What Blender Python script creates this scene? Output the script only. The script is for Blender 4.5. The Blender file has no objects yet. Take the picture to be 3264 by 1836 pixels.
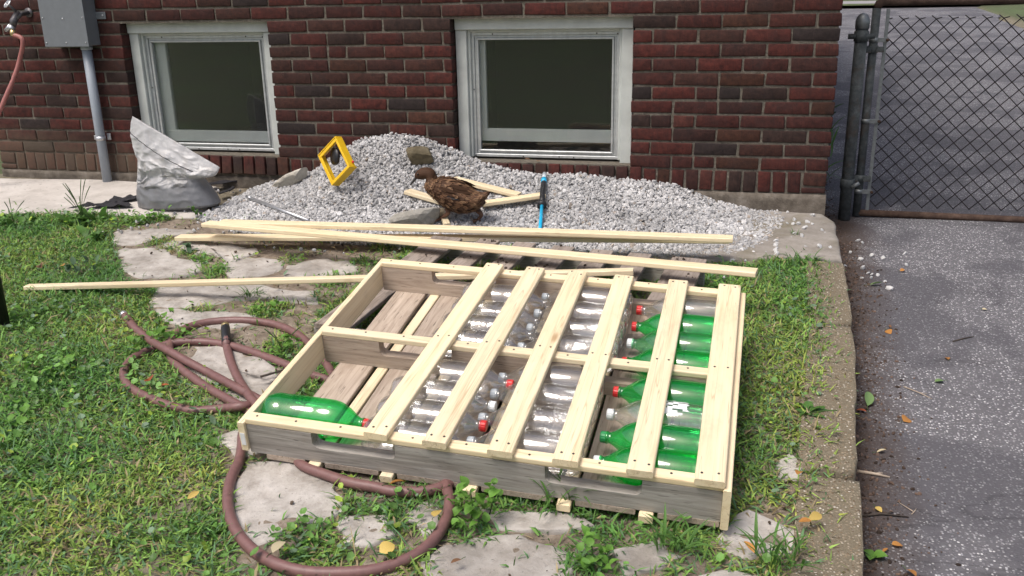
import bpy, bmesh, math, random
import numpy as np
from mathutils import Matrix, Vector, Quaternion, noise

random.seed(7)
rng = np.random.default_rng(11)
S = bpy.context.scene
C = S.collection
PI = math.pi

# ------------------------------------------------------------------ camera, sky, sun, exposure
cd = bpy.data.cameras.new('camera')
cam = bpy.data.objects.new('camera', cd)
C.objects.link(cam)
cd.sensor_width = 36.0
cd.lens = 36.0 * 2880 / 3264
cd.clip_start = 0.05
cd.clip_end = 500
cam.matrix_world = Matrix(((0.96956, -0.05768, 0.23798, 0.0), (0.24417, 0.30107, -0.92181, -4.5233), (-0.01848, 0.95186, 0.30598, 1.0885), (0, 0, 0, 1)))
S.camera = cam

SUN_EL, SUN_AZ = 63.0, 216.0          # degrees; azimuth clockwise from +Y (behind the camera, from the left)
W = bpy.data.worlds.new('World')
S.world = W
W.use_nodes = True
wn = W.node_tree.nodes
sky = wn.new('ShaderNodeTexSky')
sky.sky_type = 'NISHITA'
sky.sun_disc = False
sky.sun_elevation = math.radians(SUN_EL)
sky.sun_rotation = math.radians(SUN_AZ)
sky.air_density = 0.9
sky.dust_density = 6.0
sky.ozone_density = 0.6
bg = wn['Background']
bg.inputs['Strength'].default_value = 0.12
W.node_tree.links.new(sky.outputs[0], bg.inputs['Color'])

sd = bpy.data.lights.new('sun', 'SUN')
sun = bpy.data.objects.new('sun', sd)
C.objects.link(sun)
sd.energy = 1.5
sd.angle = math.radians(24)
sd.color = (1.0, 0.98, 0.95)
_el, _az = math.radians(SUN_EL), math.radians(SUN_AZ)
to_sun = Vector((math.sin(_az) * math.cos(_el), math.cos(_az) * math.cos(_el), math.sin(_el)))
sun.rotation_euler = to_sun.to_track_quat('Z', 'Y').to_euler()

vs = S.view_settings
vs.view_transform = 'Standard'
vs.look = 'None'
vs.gamma = 1.0
vs.use_curve_mapping = False
vs.exposure = 0.46
S.cycles.transparent_max_bounces = 40
S.cycles.max_bounces = 8

# ------------------------------------------------------------------ helpers
def tag(o, label=None, cat=None, group=None, kind=None):
    if label: o['label'] = label
    if cat: o['category'] = cat
    if group: o['group'] = group
    if kind: o['kind'] = kind
    return o

def empty(name, loc=(0, 0, 0), rz=0.0, mtx=None, parent=None):
    o = bpy.data.objects.new(name, None)
    C.objects.link(o)
    o.empty_display_size = 0.1
    if mtx is not None: o.matrix_world = mtx
    else:
        o.location = loc
        o.rotation_euler = (0, 0, rz)
    if parent is not None: o.parent = parent
    return o

def link(name, me, m=None, parent=None, loc=None, mtx=None):
    o = bpy.data.objects.new(name, me)
    C.objects.link(o)
    if m is not None and len(me.materials) == 0: me.materials.append(m)
    if parent is not None: o.parent = parent
    if mtx is not None: o.matrix_basis = mtx
    elif loc is not None: o.location = loc
    return o

def smooth(me, on=True):
    me.polygons.foreach_set('use_smooth', [on] * len(me.polygons))
    return me

def bm_mesh(bm, name, sm=False):
    bmesh.ops.recalc_face_normals(bm, faces=bm.faces)
    me = bpy.data.meshes.new(name)
    bm.to_mesh(me)
    bm.free()
    if sm: smooth(me)
    return me

def np_mesh(name, verts, faces, colors=None, sm=False):
    """verts (n,3); faces (m,k) of one size; colors per vertex (n,3)"""
    me = bpy.data.meshes.new(name)
    verts = np.asarray(verts, dtype=np.float32)
    faces = np.asarray(faces, dtype=np.int32)
    m, k = faces.shape
    me.vertices.add(len(verts))
    me.vertices.foreach_set('co', verts.ravel())
    me.loops.add(m * k)
    me.loops.foreach_set('vertex_index', faces.ravel())
    me.polygons.add(m)
    me.polygons.foreach_set('loop_start', np.arange(0, m * k, k, dtype=np.int32))
    me.polygons.foreach_set('loop_total', np.full(m, k, dtype=np.int32))
    me.polygons.foreach_set('use_smooth', np.full(m, sm))
    if colors is not None:
        ca = me.color_attributes.new('tint', 'FLOAT_COLOR', 'POINT')
        cc = np.ones((len(verts), 4), dtype=np.float32)
        cc[:, :3] = colors
        ca.data.foreach_set('color', cc.ravel())
    me.update(calc_edges=True)
    me.validate()
    return me

def box_mesh(name, sx, sy, sz, bev=0.003, seg=1, jit=0.0, sm=False):
    bm = bmesh.new()
    bmesh.ops.create_cube(bm, size=1.0)
    for v in bm.verts:
        v.co = Vector((v.co.x * sx, v.co.y * sy, v.co.z * sz))
        if jit: v.co += Vector((random.uniform(-jit, jit), random.uniform(-jit, jit), random.uniform(-jit, jit)))
    if bev: bmesh.ops.bevel(bm, geom=list(bm.edges), offset=min(bev, .45 * min(sx, sy, sz)), segments=seg, affect='EDGES', profile=.6)
    return bm_mesh(bm, name, sm)

def box(name, x0, x1, y0, y1, z0, z1, m, parent=None, bev=0.0, seg=1, jit=0.0):
    me = box_mesh(name, x1 - x0, y1 - y0, z1 - z0, bev, seg, jit)
    return link(name, me, m, parent, ((x0 + x1) / 2, (y0 + y1) / 2, (z0 + z1) / 2))

def frame_mtx(ex, ey, ez, loc):
    return Matrix(((ex[0], ey[0], ez[0], loc[0]), (ex[1], ey[1], ez[1], loc[1]), (ex[2], ey[2], ez[2], loc[2]), (0, 0, 0, 1)))

def axis_mtx(p0, p1, up=(0, 0, 1)):
    p0, p1 = Vector(p0), Vector(p1)
    ex = (p1 - p0).normalized()
    ey = Vector(up).cross(ex).normalized()
    ez = ex.cross(ey)
    return frame_mtx(ex, ey, ez, (p0 + p1) / 2)

def plank(name, p0, p1, w, t, m, parent=None, up=(0, 0, 1), bev=0.003, seg=2, jit=0.0, bow=0.0):
    """board with its long axis on local X, width on Y, thickness on Z, centred between p0 and p1"""
    L = (Vector(p1) - Vector(p0)).length
    bm = bmesh.new()
    n = 6
    rings = []
    for i in range(n + 1):
        x = -L / 2 + L * i / n
        dz = bow * (1 - (2 * i / n - 1) ** 2)
        dy = random.uniform(-jit, jit)
        ring = []
        b = min(bev, t * .45)
        for sy, sz in ((-1, -1), (1, -1), (1, 1), (-1, 1)):
            cy, cz = sy * (w / 2 - b), sz * (t / 2 - b)
            a0 = {(-1, -1): PI, (1, -1): 1.5 * PI, (1, 1): 0, (-1, 1): .5 * PI}[(sy, sz)]
            for k in range(seg + 1):
                a = a0 + .5 * PI * k / seg
                ring.append(bm.verts.new((x, cy + b * math.cos(a) + dy, cz + b * math.sin(a) + dz + random.uniform(-jit, jit) * .4)))
        rings.append(ring)
    k = len(rings[0])
    for a, b_ in zip(rings[:-1], rings[1:]):
        for j in range(k): bm.faces.new((a[j], a[(j + 1) % k], b_[(j + 1) % k], b_[j]))
    bm.faces.new(rings[0][::-1]); bm.faces.new(rings[-1])
    me = bm_mesh(bm, name)
    return link(name, me, m, parent, mtx=axis_mtx(p0, p1, up))

def tube_mesh(name, pts, r, sides=8, cap=True, radii=None, sm=True, closed=False):
    pts = [Vector(p) for p in pts]
    n = len(pts)
    V, F = [], []
    t0 = (pts[1] - pts[0]).normalized()
    ref = Vector((0, 0, 1)) if abs(t0.z) < .9 else Vector((1, 0, 0))
    nrm = (ref - t0 * ref.dot(t0)).normalized()
    for i, p in enumerate(pts):
        a = pts[max(i - 1, 0)]; b = pts[min(i + 1, n - 1)]
        t = (b - a).normalized()
        nrm = (nrm - t * nrm.dot(t)).normalized()
        bn = t.cross(nrm)
        rr = radii[i] if radii is not None else r
        for k in range(sides):
            an = 2 * PI * k / sides
            V.append(p + (nrm * math.cos(an) + bn * math.sin(an)) * rr)
    for i in range(n - 1):
        for k in range(sides):
            F.append((i * sides + k, i * sides + (k + 1) % sides, (i + 1) * sides + (k + 1) % sides, (i + 1) * sides + k))
    if cap:
        F.append(tuple(range(sides))[::-1]); F.append(tuple(range((n - 1) * sides, n * sides)))
    me = bpy.data.meshes.new(name)
    me.from_pydata(V, [], F)
    if sm: smooth(me)
    return me

def tube(name, pts, r, m, parent=None, sides=8, **k):
    return link(name, tube_mesh(name, pts, r, sides, **k), m, parent)

def catmull(pts, n=8):
    P = [Vector(p) for p in pts]
    P = [P[0] * 2 - P[1]] + P + [P[-1] * 2 - P[-2]]
    out = []
    for i in range(1, len(P) - 2):
        p0, p1, p2, p3 = P[i - 1:i + 3]
        for k in range(n):
            t = k / n
            out.append(.5 * ((2 * p1) + (p2 - p0) * t + (2 * p0 - 5 * p1 + 4 * p2 - p3) * t * t + (3 * p1 - p0 - 3 * p2 + p3) * t ** 3))
    out.append(P[-2])
    return out

def lathe_mesh(name, prof, segs=20, axis='X', sm=True, fn=None):
    """prof: list of (s, r) along the axis; fn(s, r, angle) -> r"""
    V, F = [], []
    for s, r in prof:
        for k in range(segs):
            a = 2 * PI * k / segs
            rr = fn(s, r, a) if fn else r
            c, d = rr * math.cos(a), rr * math.sin(a)
            V.append((s, c, d) if axis == 'X' else (c, d, s))
    n = len(prof)
    for i in range(n - 1):
        for k in range(segs):
            F.append((i * segs + k, i * segs + (k + 1) % segs, (i + 1) * segs + (k + 1) % segs, (i + 1) * segs + k))
    F.append(tuple(range(segs))[::-1]); F.append(tuple(range((n - 1) * segs, n * segs)))
    me = bpy.data.meshes.new(name)
    me.from_pydata(V, [], F)
    bm = bmesh.new(); bm.from_mesh(me)
    bmesh.ops.recalc_face_normals(bm, faces=bm.faces)
    bm.to_mesh(me); bm.free()
    if sm: smooth(me)
    return me

def poly_slab(name, poly, zf, thick, m, parent=None, jit=0.01, rough=0.006, step=0.06, edge=0.012, seed=0):
    """irregular flat stone: outline refined and jittered, top in rings with uneven height"""
    r_ = random.Random(seed)
    pts = []
    n = len(poly)
    for i in range(n):
        a, b = Vector(poly[i]), Vector(poly[(i + 1) % n])
        k = max(1, int((b - a).length / step))
        for j in range(k):
            p = a.lerp(b, j / k)
            pts.append(p + Vector((r_.uniform(-jit, jit), r_.uniform(-jit, jit))))
    cx = sum((p.x for p in pts)) / len(pts); cy = sum((p.y for p in pts)) / len(pts)
    c = Vector((cx, cy))
    V, F = [], []
    levels = [(1.0, -thick), (1.0, -edge), (.985, -edge * .25), (.95, 0), (.8, 0), (.62, 0), (.44, 0), (.26, 0), (.1, 0)]
    for s, dz in levels:
        for p in pts:
            q = c + (p - c) * s
            h = zf(q.x, q.y) + dz
            if dz > -edge * .5:
                h += rough * (noise.noise(Vector((q.x * 9, q.y * 9, seed))) + .6 * noise.noise(Vector((q.x * 26, q.y * 26, seed + 3))))
            V.append((q.x, q.y, h))
    k = len(pts)
    for i in range(len(levels) - 1):
        for j in range(k):
            F.append((i * k + j, i * k + (j + 1) % k, (i + 1) * k + (j + 1) % k, (i + 1) * k + j))
    V.append((c.x, c.y, zf(c.x, c.y)))
    for j in range(k): F.append(((len(levels) - 1) * k + j, (len(levels) - 1) * k + (j + 1) % k, len(V) - 1))
    me = bpy.data.meshes.new(name)
    me.from_pydata(V, [], F)
    bm = bmesh.new(); bm.from_mesh(me); bmesh.ops.recalc_face_normals(bm, faces=bm.faces); bm.to_mesh(me); bm.free()
    smooth(me)
    return link(name, me, m, parent)

# ------------------------------------------------------------------ materials
def ramp(nt, fac, stops):
    n = nt.nodes.new('ShaderNodeValToRGB')
    e = n.color_ramp.elements
    while len(e) < len(stops): e.new(0.5)
    for el, (p, c) in zip(e, stops):
        el.position = p
        el.color = (*c, 1)
    nt.links.new(fac, n.inputs[0])
    return n.outputs[0]

def nodes_of(name):
    m = bpy.data.materials.new(name)
    m.use_nodes = True
    nt = m.node_tree
    return m, nt, nt.nodes['Principled BSDF']

def tex_coord(nt, scale=(1, 1, 1), which='Object', rnd=False):
    tc = nt.nodes.new('ShaderNodeTexCoord')
    mp = nt.nodes.new('ShaderNodeMapping')
    mp.inputs['Scale'].default_value = scale
    nt.links.new(tc.outputs[which], mp.inputs['Vector'])
    if rnd:
        oi = nt.nodes.new('ShaderNodeObjectInfo')
        mu = nt.nodes.new('ShaderNodeVectorMath'); mu.operation = 'SCALE'
        mu.inputs[0].default_value = (37, 53, 71)
        nt.links.new(oi.outputs['Random'], mu.inputs['Scale'])
        nt.links.new(mu.outputs[0], mp.inputs['Location'])
    return mp.outputs[0]

def noise_n(nt, vec, scale, detail=5, rough=.6, dist=0.0):
    n = nt.nodes.new('ShaderNodeTexNoise')
    n.inputs['Scale'].default_value = scale
    n.inputs['Detail'].default_value = detail
    n.inputs['Roughness'].default_value = rough
    n.inputs['Distortion'].default_value = dist
    nt.links.new(vec, n.inputs['Vector'])
    return n.outputs['Fac']

def mixc(nt, fac, a, b, mode='MIX'):
    n = nt.nodes.new('ShaderNodeMix')
    n.data_type = 'RGBA'
    n.blend_type = mode
    for sock, val in ((n.inputs[0], fac), (n.inputs[6], a), (n.inputs[7], b)):
        if hasattr(val, 'links') or isinstance(val, bpy.types.NodeSocket): nt.links.new(val, sock)
        elif isinstance(val, (int, float)): sock.default_value = val
        else: sock.default_value = (*val, 1)
    return n.outputs[2]

def mathn(nt, op, a, b=0.0, clamp=False):
    n = nt.nodes.new('ShaderNodeMath')
    n.operation = op
    n.use_clamp = clamp
    for sock, val in ((n.inputs[0], a), (n.inputs[1], b)):
        if isinstance(val, bpy.types.NodeSocket): nt.links.new(val, sock)
        else: sock.default_value = val
    return n.outputs[0]

def bump(nt, bs, h, strength=.3, dist=.01):
    b = nt.nodes.new('ShaderNodeBump')
    b.inputs['Strength'].default_value = strength
    b.inputs['Distance'].default_value = dist
    nt.links.new(h, b.inputs['Height'])
    nt.links.new(b.outputs[0], bs.inputs['Normal'])
    return b

def value_shift(nt, col, amount, src=None):
    """per-object brightness difference"""
    oi = nt.nodes.new('ShaderNodeObjectInfo')
    v = mathn(nt, 'MULTIPLY_ADD', oi.outputs['Random'], 2 * amount)
    nt.nodes[-1].inputs[2].default_value = 1 - amount
    hsv = nt.nodes.new('ShaderNodeHueSaturation')
    nt.links.new(v, hsv.inputs['Value'])
    nt.links.new(col, hsv.inputs['Color'])
    return hsv.outputs[0]

def plain(name, col, rough=.6, metal=0.0, var=.12, nscale=30, bmp=.0, spec=.5):
    m, nt, b = nodes_of(name)
    v = tex_coord(nt)
    f = noise_n(nt, v, nscale)
    lo = tuple(c * (1 - var) for c in col); hi = tuple(min(1, c * (1 + var)) for c in col)
    nt.links.new(ramp(nt, f, [(.3, lo), (.7, hi)]), b.inputs['Base Color'])
    b.inputs['Roughness'].default_value = rough
    b.inputs['Metallic'].default_value = metal
    b.inputs['Specular IOR Level'].default_value = spec
    if bmp: bump(nt, b, f, bmp, .004)
    return m

def pine_mat():
    m, nt, b = nodes_of('new_pine')
    v = tex_coord(nt, (1.4, 22, 22), rnd=True)
    g = noise_n(nt, v, 2.2, 6, .62, .6)
    col = ramp(nt, g, [(.28, (.60, .45, .25)), (.5, (.78, .645, .42)), (.72, (.85, .735, .52))])
    v2 = tex_coord(nt, (.9, 5, 5), rnd=True)
    big = noise_n(nt, v2, 1.5, 3)
    col = mixc(nt, mathn(nt, 'MULTIPLY', big, .55), col, (.87, .78, .60))
    # knots: sparse dark ovals
    v3 = tex_coord(nt, (2.6, 8, .01), rnd=True)
    vo = nt.nodes.new('ShaderNodeTexVoronoi')
    vo.inputs['Scale'].default_value = 1.0
    nt.links.new(v3, vo.inputs['Vector'])
    k = ramp(nt, vo.outputs['Distance'], [(.0, (1, 1, 1)), (.045, (.75, .75, .75)), (.10, (0, 0, 0))])
    col = mixc(nt, mathn(nt, 'MULTIPLY', k, .85), col, (.27, .135, .05))
    # thin drying cracks along the grain
    v4 = tex_coord(nt, (.8, 30, 30), rnd=True)
    cr = noise_n(nt, v4, 1.1, 2, .5, 1.2)
    crk = ramp(nt, cr, [(.485, (0, 0, 0)), (.497, (1, 1, 1)), (.509, (0, 0, 0))])
    col = mixc(nt, mathn(nt, 'MULTIPLY', crk, .6), col, (.34, .22, .11))
    oi2 = nt.nodes.new('ShaderNodeObjectInfo')
    col = mixc(nt, mathn(nt, 'MULTIPLY', oi2.outputs['Random'], .30), col, (.72, .55, .31))
    vg = tex_coord(nt, (5, 9, 9), rnd=True)
    gr = ramp(nt, noise_n(nt, vg, 1.6, 6, .65), [(.56, (0, 0, 0)), (.74, (1, 1, 1))])
    col = mixc(nt, mathn(nt, 'MULTIPLY', gr, .30), col, (.40, .31, .21))
    col = value_shift(nt, col, .09)
    nt.links.new(col, b.inputs['Base Color'])
    b.inputs['Roughness'].default_value = .55
    bump(nt, b, g, .15, .002)
    return m

def old_wood(name, lo, mid, hi, dirt=(.06, .045, .03), dirt_amt=.5):
    m, nt, b = nodes_of(name)
    v = tex_coord(nt, (1.6, 26, 26), rnd=True)
    g = noise_n(nt, v, 2.4, 8, .68, .8)
    col = ramp(nt, g, [(.25, lo), (.5, mid), (.75, hi)])
    v2 = tex_coord(nt, (3, 7, 7), rnd=True)
    d = noise_n(nt, v2, 2.0, 6, .65)
    dd = ramp(nt, d, [(.52, (0, 0, 0)), (.72, (1, 1, 1))])
    col = mixc(nt, mathn(nt, 'MULTIPLY', dd, dirt_amt), col, dirt)
    v3 = tex_coord(nt, (6, 60, 60), rnd=True)
    sp = noise_n(nt, v3, 3, 2, .5)
    ss = ramp(nt, sp, [(.30, (1, 1, 1)), (.36, (0, 0, 0))])
    col = mixc(nt, mathn(nt, 'MULTIPLY', ss, .6), col, tuple(c * .35 for c in lo))
    col = value_shift(nt, col, .12)
    nt.links.new(col, b.inputs['Base Color'])
    b.inputs['Roughness'].default_value = .85
    b.inputs['Specular IOR Level'].default_value = .25
    bump(nt, b, g, .45, .003)
    return m

def brick_mat():
    m, nt, b = nodes_of('dark_red_brick')
    oi = nt.nodes.new('ShaderNodeObjectInfo')
    v = tex_coord(nt, (1, 1, 1), rnd=True)
    f = noise_n(nt, v, 38, 8, .72)
    f2 = noise_n(nt, v, 9, 4, .6)
    lo = mixc(nt, 1.0, oi.outputs['Color'], (.42, .40, .42), 'MULTIPLY')
    hi = mixc(nt, 1.0, oi.outputs['Color'], (1.35, 1.3, 1.3), 'MULTIPLY')
    col = mixc(nt, ramp(nt, f, [(.32, (0, 0, 0)), (.68, (1, 1, 1))]), lo, hi)
    col = mixc(nt, mathn(nt, 'MULTIPLY', ramp(nt, f2, [(.5, (0, 0, 0)), (.75, (1, 1, 1))]), .5), col, (.032, .022, .021))
    # vertical wire-cut scoring
    vs_ = tex_coord(nt, (160, 10, 7), rnd=True)
    sc = noise_n(nt, vs_, 1.0, 3, .6)
    col = mixc(nt, mathn(nt, 'MULTIPLY', ramp(nt, sc, [(.52, (0, 0, 0)), (.66, (1, 1, 1))]), .35), col, (.02, .012, .012))
    # pale lime specks
    v5 = tex_coord(nt, (1, 1, 1), rnd=True)
    ls = noise_n(nt, v5, 55, 5, .7)
    col = mixc(nt, mathn(nt, 'MULTIPLY', ramp(nt, ls, [(.69, (0, 0, 0)), (.76, (1, 1, 1))]), .5), col, (.33, .30, .27))
    col = wall_dirt(nt, col)
    nt.links.new(col, b.inputs['Base Color'])
    b.inputs['Roughness'].default_value = .78
    b.inputs['Specular IOR Level'].default_value = .3
    h = mathn(nt, 'ADD', mathn(nt, 'MULTIPLY', f, 1.0), mathn(nt, 'MULTIPLY', sc, .6))
    bump(nt, b, h, .7, .004)
    return m

def wall_dirt(nt, col):
    """tan mud splashed on the lowest courses at the far end of the wall"""
    g = nt.nodes.new('ShaderNodeNewGeometry')
    sx = nt.nodes.new('ShaderNodeSeparateXYZ')
    nt.links.new(g.outputs['Position'], sx.inputs[0])
    n = noise_n(nt, g.outputs['Position'], 7, 5, .65)
    a = mathn(nt, 'MULTIPLY_ADD', sx.outputs['X'], -1.1); nt.nodes[-1].inputs[2].default_value = -3.45
    a = mathn(nt, 'MINIMUM', a, 1.0)
    bb = mathn(nt, 'MULTIPLY_ADD', sx.outputs['Z'], -5.0); nt.nodes[-1].inputs[2].default_value = 1.75
    s = mathn(nt, 'ADD', mathn(nt, 'ADD', mathn(nt, 'MULTIPLY', a, .7), bb), mathn(nt, 'MULTIPLY', n, 1.3))
    s = mathn(nt, 'MULTIPLY_ADD', s, .55); nt.nodes[-1].inputs[2].default_value = -.5
    s = mathn(nt, 'MAXIMUM', s, 0.0)
    s = mathn(nt, 'MINIMUM', s, .40)
    return mixc(nt, s, col, (.15, .115, .08))

def mortar_mat():
    m, nt, b = nodes_of('mortar')
    v = tex_coord(nt)
    f = noise_n(nt, v, 60, 8, .7)
    col = ramp(nt, f, [(.25, (.080, .070, .056)), (.5, (.155, .139, .114)), (.75, (.235, .216, .182))])
    f2 = noise_n(nt, v, 3, 4, .6)
    col = mixc(nt, mathn(nt, 'MULTIPLY', ramp(nt, f2, [(.45, (0, 0, 0)), (.7, (1, 1, 1))]), .35), col, (.17, .14, .11))
    col = wall_dirt(nt, col)
    nt.links.new(col, b.inputs['Base Color'])
    b.inputs['Roughness'].default_value = .95
    b.inputs['Specular IOR Level'].default_value = .1
    bump(nt, b, f, 1.0, .010)
    return m

def stone_mat(name, lo, mid, hi, scale=14, dark=.4, moss=None):
    m, nt, b = nodes_of(name)
    v = tex_coord(nt, rnd=False)
    f = noise_n(nt, v, scale, 9, .7)
    f2 = noise_n(nt, v, scale * .22, 4, .6)
    f3 = noise_n(nt, v, scale * 7, 4, .65)
    col = ramp(nt, f, [(.28, lo), (.5, mid), (.7, hi)])
    col = mixc(nt, mathn(nt, 'MULTIPLY', ramp(nt, f2, [(.48, (0, 0, 0)), (.68, (1, 1, 1))]), dark), col, tuple(c * .62 for c in lo))
    col = mixc(nt, mathn(nt, 'MULTIPLY', ramp(nt, f3, [(.30, (1, 1, 1)), (.38, (0, 0, 0))]), .55), col, tuple(c * .4 for c in lo))
    if moss:
        f4 = noise_n(nt, v, scale * .35, 5, .6, .4)
        col = mixc(nt, mathn(nt, 'MULTIPLY', ramp(nt, f4, [(.52, (0, 0, 0)), (.66, (1, 1, 1))]), .6), col, moss)
    nt.links.new(col, b.inputs['Base Color'])
    b.inputs['Roughness'].default_value = .92
    b.inputs['Specular IOR Level'].default_value = .2
    bump(nt, b, mathn(nt, 'ADD', f, mathn(nt, 'MULTIPLY', f3, .35)), .7, .008)
    return m

def aggregate_mat(name, base_lo, base_hi, stones, scale, amount=.5, extra=None):
    """concrete or asphalt with visible small stones"""
    m, nt, b = nodes_of(name)
    v = tex_coord(nt)
    vo = nt.nodes.new('ShaderNodeTexVoronoi')
    vo.inputs['Scale'].default_value = scale
    nt.links.new(v, vo.inputs['Vector'])
    sep = nt.nodes.new('ShaderNodeSeparateColor')
    nt.links.new(vo.outputs['Color'], sep.inputs[0])
    f = noise_n(nt, v, scale * .05, 6, .62)
    fine = noise_n(nt, v, scale * 1.6, 4, .7)
    base = ramp(nt, fine, [(.3, base_lo), (.7, base_hi)])
    st = ramp(nt, sep.outputs[0], stones)
    is_st = ramp(nt, sep.outputs[1], [(1 - amount - .02, (0, 0, 0)), (1 - amount + .02, (1, 1, 1))])
    inside = ramp(nt, vo.outputs['Distance'], [(.34, (1, 1, 1)), (.52, (0, 0, 0))])
    k = mathn(nt, 'MULTIPLY', is_st, inside)
    h = k
    if extra: base, st, k = extra(nt, v, base, st, k)
    col = mixc(nt, k, base, st)
    nt.links.new(col, b.inputs['Base Color'])
    b.inputs['Roughness'].default_value = .85
    b.inputs['Specular IOR Level'].default_value = .3
    bump(nt, b, mathn(nt, 'ADD', h, mathn(nt, 'MULTIPLY', fine, .6)), .6, .004)
    return m

def asphalt_extra(nt, v, base, st, k):
    n1 = noise_n(nt, v, 1.5, 9, .66, .5)
    worn = ramp(nt, n1, [(.455, (.30, .30, .30)), (.52, (1, 1, 1))])          # sealed patches against worn ones
    k2 = mathn(nt, 'MULTIPLY', k, worn)
    base2 = mixc(nt, worn, (.068, .066, .075), (.155, .150, .158))
    base = mixc(nt, .55, base, base2)
    # brown soil washed along the kerb
    g = nt.nodes.new('ShaderNodeNewGeometry')
    sx = nt.nodes.new('ShaderNodeSeparateXYZ')
    nt.links.new(g.outputs['Position'], sx.inputs[0])
    n2 = noise_n(nt, v, 9, 6, .7)
    ky = mathn(nt, 'MULTIPLY_ADD', sx.outputs['Y'], -.072); nt.nodes[-1].inputs[2].default_value = -.52
    edge = mathn(nt, 'ADD', sx.outputs['X'], ky)                                # distance from the kerb
    s = mathn(nt, 'MULTIPLY_ADD', edge, -5.5); nt.nodes[-1].inputs[2].default_value = .85
    s = mathn(nt, 'ADD', s, mathn(nt, 'MULTIPLY', n2, 1.1))
    s = mathn(nt, 'SUBTRACT', s, .45, True)
    near = mathn(nt, 'MULTIPLY_ADD', sx.outputs['Y'], -2.0, True); nt.nodes[-1].inputs[2].default_value = 1.6
    s = mathn(nt, 'MULTIPLY', s, near)
    base = mixc(nt, s, base, (.058, .040, .031))
    k2 = mathn(nt, 'MULTIPLY', k2, mathn(nt, 'SUBTRACT', 1.0, mathn(nt, 'MULTIPLY', s, .8)))
    # long hairline crack
    v2 = tex_coord(nt, (.25, 1.1, 1))
    c = noise_n(nt, v2, 1.3, 6, .55, .3)
    cr = ramp(nt, c, [(.496, (0, 0, 0)), (.5, (1, 1, 1)), (.504, (0, 0, 0))])
    base = mixc(nt, mathn(nt, 'MULTIPLY', cr, .4), base, (.02, .018, .018))
    return base, st, k2

def tint_mat(name, rough=.6, trans=0.0, spec=.3, bmp=0.0, bsc=80, sss=None):
    """colour comes from each leaf's or stone's own tint"""
    m, nt, b = nodes_of(name)
    a = nt.nodes.new('ShaderNodeAttribute')
    a.attribute_name = 'tint'
    v = tex_coord(nt)
    f = noise_n(nt, v, bsc, 4, .6)
    col = mixc(nt, .22, a.outputs['Color'], ramp(nt, f, [(.3, (.5, .5, .5)), (.7, (1.5, 1.5, 1.5))]), 'MULTIPLY')
    nt.links.new(col, b.inputs['Base Color'])
    b.inputs['Roughness'].default_value = rough
    b.inputs['Specular IOR Level'].default_value = spec
    if bmp: bump(nt, b, f, bmp, .003)
    if trans:
        t = nt.nodes.new('ShaderNodeBsdfTranslucent')
        nt.links.new(col, t.inputs['Color'])
        mx = nt.nodes.new('ShaderNodeMixShader')
        mx.inputs[0].default_value = trans
        nt.links.new(b.outputs[0], mx.inputs[1]); nt.links.new(t.outputs[0], mx.inputs[2])
        nt.links.new(mx.outputs[0], nt.nodes['Material Output'].inputs['Surface'])
    return m

def leaf_mat(name, c1, c2, rough=.5, trans=.3):
    m, nt, b = nodes_of(name)
    v = tex_coord(nt, rnd=True)
    f = noise_n(nt, v, 45, 4, .6)
    col = ramp(nt, f, [(.3, c1), (.7, c2)])
    col = value_shift(nt, col, .25)
    nt.links.new(col, b.inputs['Base Color'])
    b.inputs['Roughness'].default_value = rough
    b.inputs['Specular IOR Level'].default_value = .35
    t = nt.nodes.new('ShaderNodeBsdfTranslucent')
    nt.links.new(col, t.inputs['Color'])
    mx = nt.nodes.new('ShaderNodeMixShader')
    mx.inputs[0].default_value = trans
    nt.links.new(b.outputs[0], mx.inputs[1]); nt.links.new(t.outputs[0], mx.inputs[2])
    nt.links.new(mx.outputs[0], nt.nodes['Material Output'].inputs['Surface'])
    return m

def clear_mat(name, col, gloss=1.0, rough=.03, bmp=.25, bsc=20, ior=1.55, haze=0.0, bdist=.01, hcol=(.75, .75, .75), tl=0, cap=1.0):
    """thin clear plastic or glass: see-through wall with a mirror-like skin"""
    m = bpy.data.materials.new(name)
    m.use_nodes = True
    nt = m.node_tree
    nt.nodes.remove(nt.nodes['Principled BSDF'])
    out = nt.nodes['Material Output']
    tr = nt.nodes.new('ShaderNodeBsdfTransparent')
    tr.inputs['Color'].default_value = (*col, 1)
    gl = nt.nodes.new('ShaderNodeBsdfGlossy')
    gl.inputs['Roughness'].default_value = rough
    fr = nt.nodes.new('ShaderNodeFresnel')
    fr.inputs['IOR'].default_value = ior
    if bmp:
        v = tex_coord(nt, rnd=True)
        f = noise_n(nt, v, bsc, 3, .5)
        b = nt.nodes.new('ShaderNodeBump')
        b.inputs['Strength'].default_value = bmp
        b.inputs['Distance'].default_value = bdist
        nt.links.new(f, b.inputs['Height'])
        nt.links.new(b.outputs[0], gl.inputs['Normal'])
    k = mathn(nt, 'MINIMUM', mathn(nt, 'MULTIPLY', fr.outputs[0], gloss, True), cap)
    mx = nt.nodes.new('ShaderNodeMixShader')
    nt.links.new(k, mx.inputs[0])
    if haze:
        df = nt.nodes.new('ShaderNodeBsdfTranslucent' if tl else 'ShaderNodeBsdfDiffuse')
        df.inputs['Color'].default_value = (*hcol, 1)
        m2 = nt.nodes.new('ShaderNodeMixShader')
        m2.inputs[0].default_value = haze
        nt.links.new(tr.outputs[0], m2.inputs[1]); nt.links.new(df.outputs[0], m2.inputs[2])
        nt.links.new(m2.outputs[0], mx.inputs[1])
    else:
        nt.links.new(tr.outputs[0], mx.inputs[1])
    nt.links.new(gl.outputs[0], mx.inputs[2])
    nt.links.new(mx.outputs[0], out.inputs['Surface'])
    return m

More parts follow.
